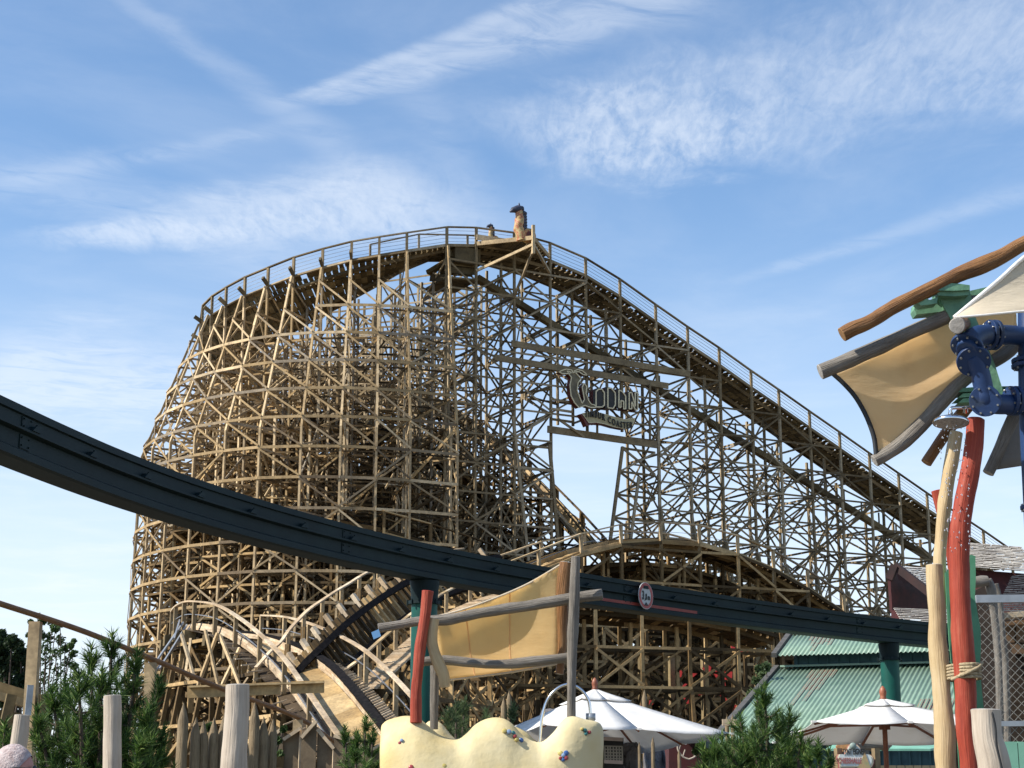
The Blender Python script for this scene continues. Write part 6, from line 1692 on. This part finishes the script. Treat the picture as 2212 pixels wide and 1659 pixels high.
# cirrus lie in a plane high overhead: direction / z
zz = mth('MAXIMUM', sep.outputs[2], .02)
gx = mth('DIVIDE', sep.outputs[0], zz); gy = mth('DIVIDE', sep.outputs[1], zz)
def plane(u, v):
    a, b = ray(u, v); return Vector((a/b, 1/b))
cmb = nt.nodes.new('ShaderNodeCombineXYZ'); nt.links.new(gx, cmb.inputs[0]); nt.links.new(gy, cmb.inputs[1])
def nz(scale, detail, rough, sc3=(1, 1, 1), rot=0, dist=0):
    n = nt.nodes.new('ShaderNodeTexNoise'); n.inputs['Scale'].default_value = scale; n.inputs['Detail'].default_value = detail
    n.inputs['Roughness'].default_value = rough; n.inputs['Distortion'].default_value = dist
    mp = nt.nodes.new('ShaderNodeMapping'); mp.vector_type = 'TEXTURE'; mp.inputs['Scale'].default_value = sc3; mp.inputs['Rotation'].default_value = (0, 0, rot)
    nt.links.new(cmb.outputs[0], mp.inputs[0]); nt.links.new(mp.outputs[0], n.inputs['Vector'])
    return n.outputs['Fac']
wisp = nz(5, 8, .62, dist=.6)
def band(p0, p1, w0, w1, soft=.5, amp=1.0, tex=None, ends=.12, lo=.3, hi=.75):
    """streak of cloud between two sky points; w0, w1 = second edge points that give its width"""
    a = plane(*p0); b = plane(*p1); d = b-a; L = d.length; d /= L; nn = Vector((-d.y, d.x))
    wa = abs((plane(*w0)-a).dot(nn)); wb = abs((plane(*w1)-b).dot(nn))
    t = mth('DIVIDE', mth('ADD', mth('MULTIPLY', mth('SUBTRACT', gx, a.x), d.x), mth('MULTIPLY', mth('SUBTRACT', gy, a.y), d.y)), L)
    s = mth('ADD', mth('MULTIPLY', mth('SUBTRACT', gx, a.x), nn.x), mth('MULTIPLY', mth('SUBTRACT', gy, a.y), nn.y))
    s = mth('ADD', s, mth('MULTIPLY', mth('SUBTRACT', wisp, .5), (wa+wb)*.8))
    tc_ = mth('MULTIPLY', t, 1.0, clamp=True)
    wd = mth('ADD', wa, mth('MULTIPLY', tc_, wb-wa))
    r = mth('DIVIDE', mth('ABSOLUTE', s), wd)
    m = mth('SUBTRACT', 1.0, sstep(r, 1-soft, 1.0+soft*.4))
    m = mth('MULTIPLY', m, sstep(t, -ends, ends)); m = mth('MULTIPLY', m, mth('SUBTRACT', 1.0, sstep(t, 1-ends, 1+ends)))
    if tex is not None: m = mth('MULTIPLY', m, sstep(tex, lo, hi))
    return mth('MULTIPLY', m, amp)
da = plane(1200, 330); db = plane(2100, 110); r3 = math.atan2(db.y-da.y, db.x-da.x)
ripple = nz(10, 7, .6, sc3=(.55, 1.6, 1), rot=r3+.5, dist=.8)
ripple2 = nz(30, 6, .62, sc3=(.45, 1.5, 1), rot=r3+.6, dist=.5)
rip = mth('ADD', mth('MULTIPLY', ripple, .6), mth('MULTIPLY', ripple2, .4))
fine = nz(9, 9, .65, sc3=(1.4, .8, 1), rot=.4, dist=.9)
lays = [
  band((1180, 330), (2350, 60), (1150, 445), (2350, 270), .8, .42, rip, .10, .15, .8),
  band((1180, 300), (1620, 290), (1190, 400), (1620, 380), .8, .24, rip, .25, .36, .66),
  band((640, 220), (1500, -30), (655, 240), (1500, 60), .9, .34, fine, .12, .25, .65),
  band((650, 205), (1330, -60), (655, 215), (1330, -30), .9, .22, fine, .1, .2, .6),
  band((250, -20), (980, 500), (262, -40), (1010, 445), .9, .14, fine, .1, .15, .6),
  band((140, 515), (960, 450), (150, 540), (930, 330), .9, .50, rip, .22, .12, .66),
  band((400, 440), (840, 400), (400, 480), (840, 460), 1.0, .26, fine, .3, .2, .6),
  band((-40, 400), (600, 280), (-40, 440), (600, 300), 1.0, .16, fine, .15, .25, .65),
  band((-60, 810), (460, 870), (-60, 930), (460, 940), .9, .42, fine, .15, .2, .6),
  band((1620, 600), (2260, 400), (1620, 615), (2260, 430), 1.0, .16, fine, .15, .2, .6),
  band((900, 180), (1100, 600), (960, 180), (1180, 600), 1.0, .10, fine, .3, .2, .6),
  band((-60, 330), (800, 640), (-60, 240), (800, 560), 1.0, .15, fine, .2, .2, .6),
]
tot = lays[0]
for l in lays[1:]:       # screen
    tot = mth('SUBTRACT', 1.0, mth('MULTIPLY', mth('SUBTRACT', 1.0, tot), mth('SUBTRACT', 1.0, l)))
veil = mth('MULTIPLY', sstep(nz(1.6, 7, .6, dist=.5), .38, .85), .18)
hz = mth('SUBTRACT', 1.0, sstep(sep.outputs[2], .03, .36))       # thin haze towards the horizon
veil = mth('ADD', mth('ADD', veil, .06), mth('MULTIPLY', hz, .72))
tot = mth('SUBTRACT', 1.0, mth('MULTIPLY', mth('SUBTRACT', 1.0, tot), mth('SUBTRACT', 1.0, veil)), clamp=True)
tot = mth('MULTIPLY', tot, sstep(sep.outputs[2], .0, .02))
mx = nt.nodes.new('ShaderNodeMix'); mx.data_type = 'RGBA'
nt.links.new(tot, mx.inputs[0])
tint = nt.nodes.new('ShaderNodeMix'); tint.data_type = 'RGBA'; tint.blend_type = 'MULTIPLY'; tint.inputs[0].default_value = 1
nt.links.new(sky.outputs[0], tint.inputs[6]); tint.inputs[7].default_value = (.86, 1.05, 1.13, 1)
nt.links.new(tint.outputs[2], mx.inputs[6]); mx.inputs[7].default_value = (5.9, 6.25, 6.7, 1)
nt.links.new(mx.outputs[2], bg.inputs[0])
sd = bpy.data.lights.new('sun', 'SUN'); so = bpy.data.objects.new('sun', sd); COL.objects.link(so)
sd.energy = 4.7; sd.angle = math.radians(.53); sd.color = (1, .95, .86)
sv = Vector((SUN_AZ_X*math.cos(SUN_EL), SUN_AZ_Y*math.cos(SUN_EL), math.sin(SUN_EL)))
so.rotation_euler = sv.to_track_quat('Z', 'Y').to_euler(); so.location = (0, 0, 60)
sc.view_settings.view_transform = 'Standard'; sc.view_settings.look = 'None'; sc.view_settings.exposure = .62; sc.view_settings.gamma = 1
M['ground'] = simple('ground', (.13, .11, .085), (.09, .08, .055), .3, .9, bs=.4, bscale=3)
g = MB(); g.add([(-1500, -1500, 0), (1500, -1500, 0), (1500, 1500, 0), (-1500, 1500, 0)], [(0, 1, 2, 3)])
g.build('ground', 'ground', loc=(0, 0, 0), kind='structure')
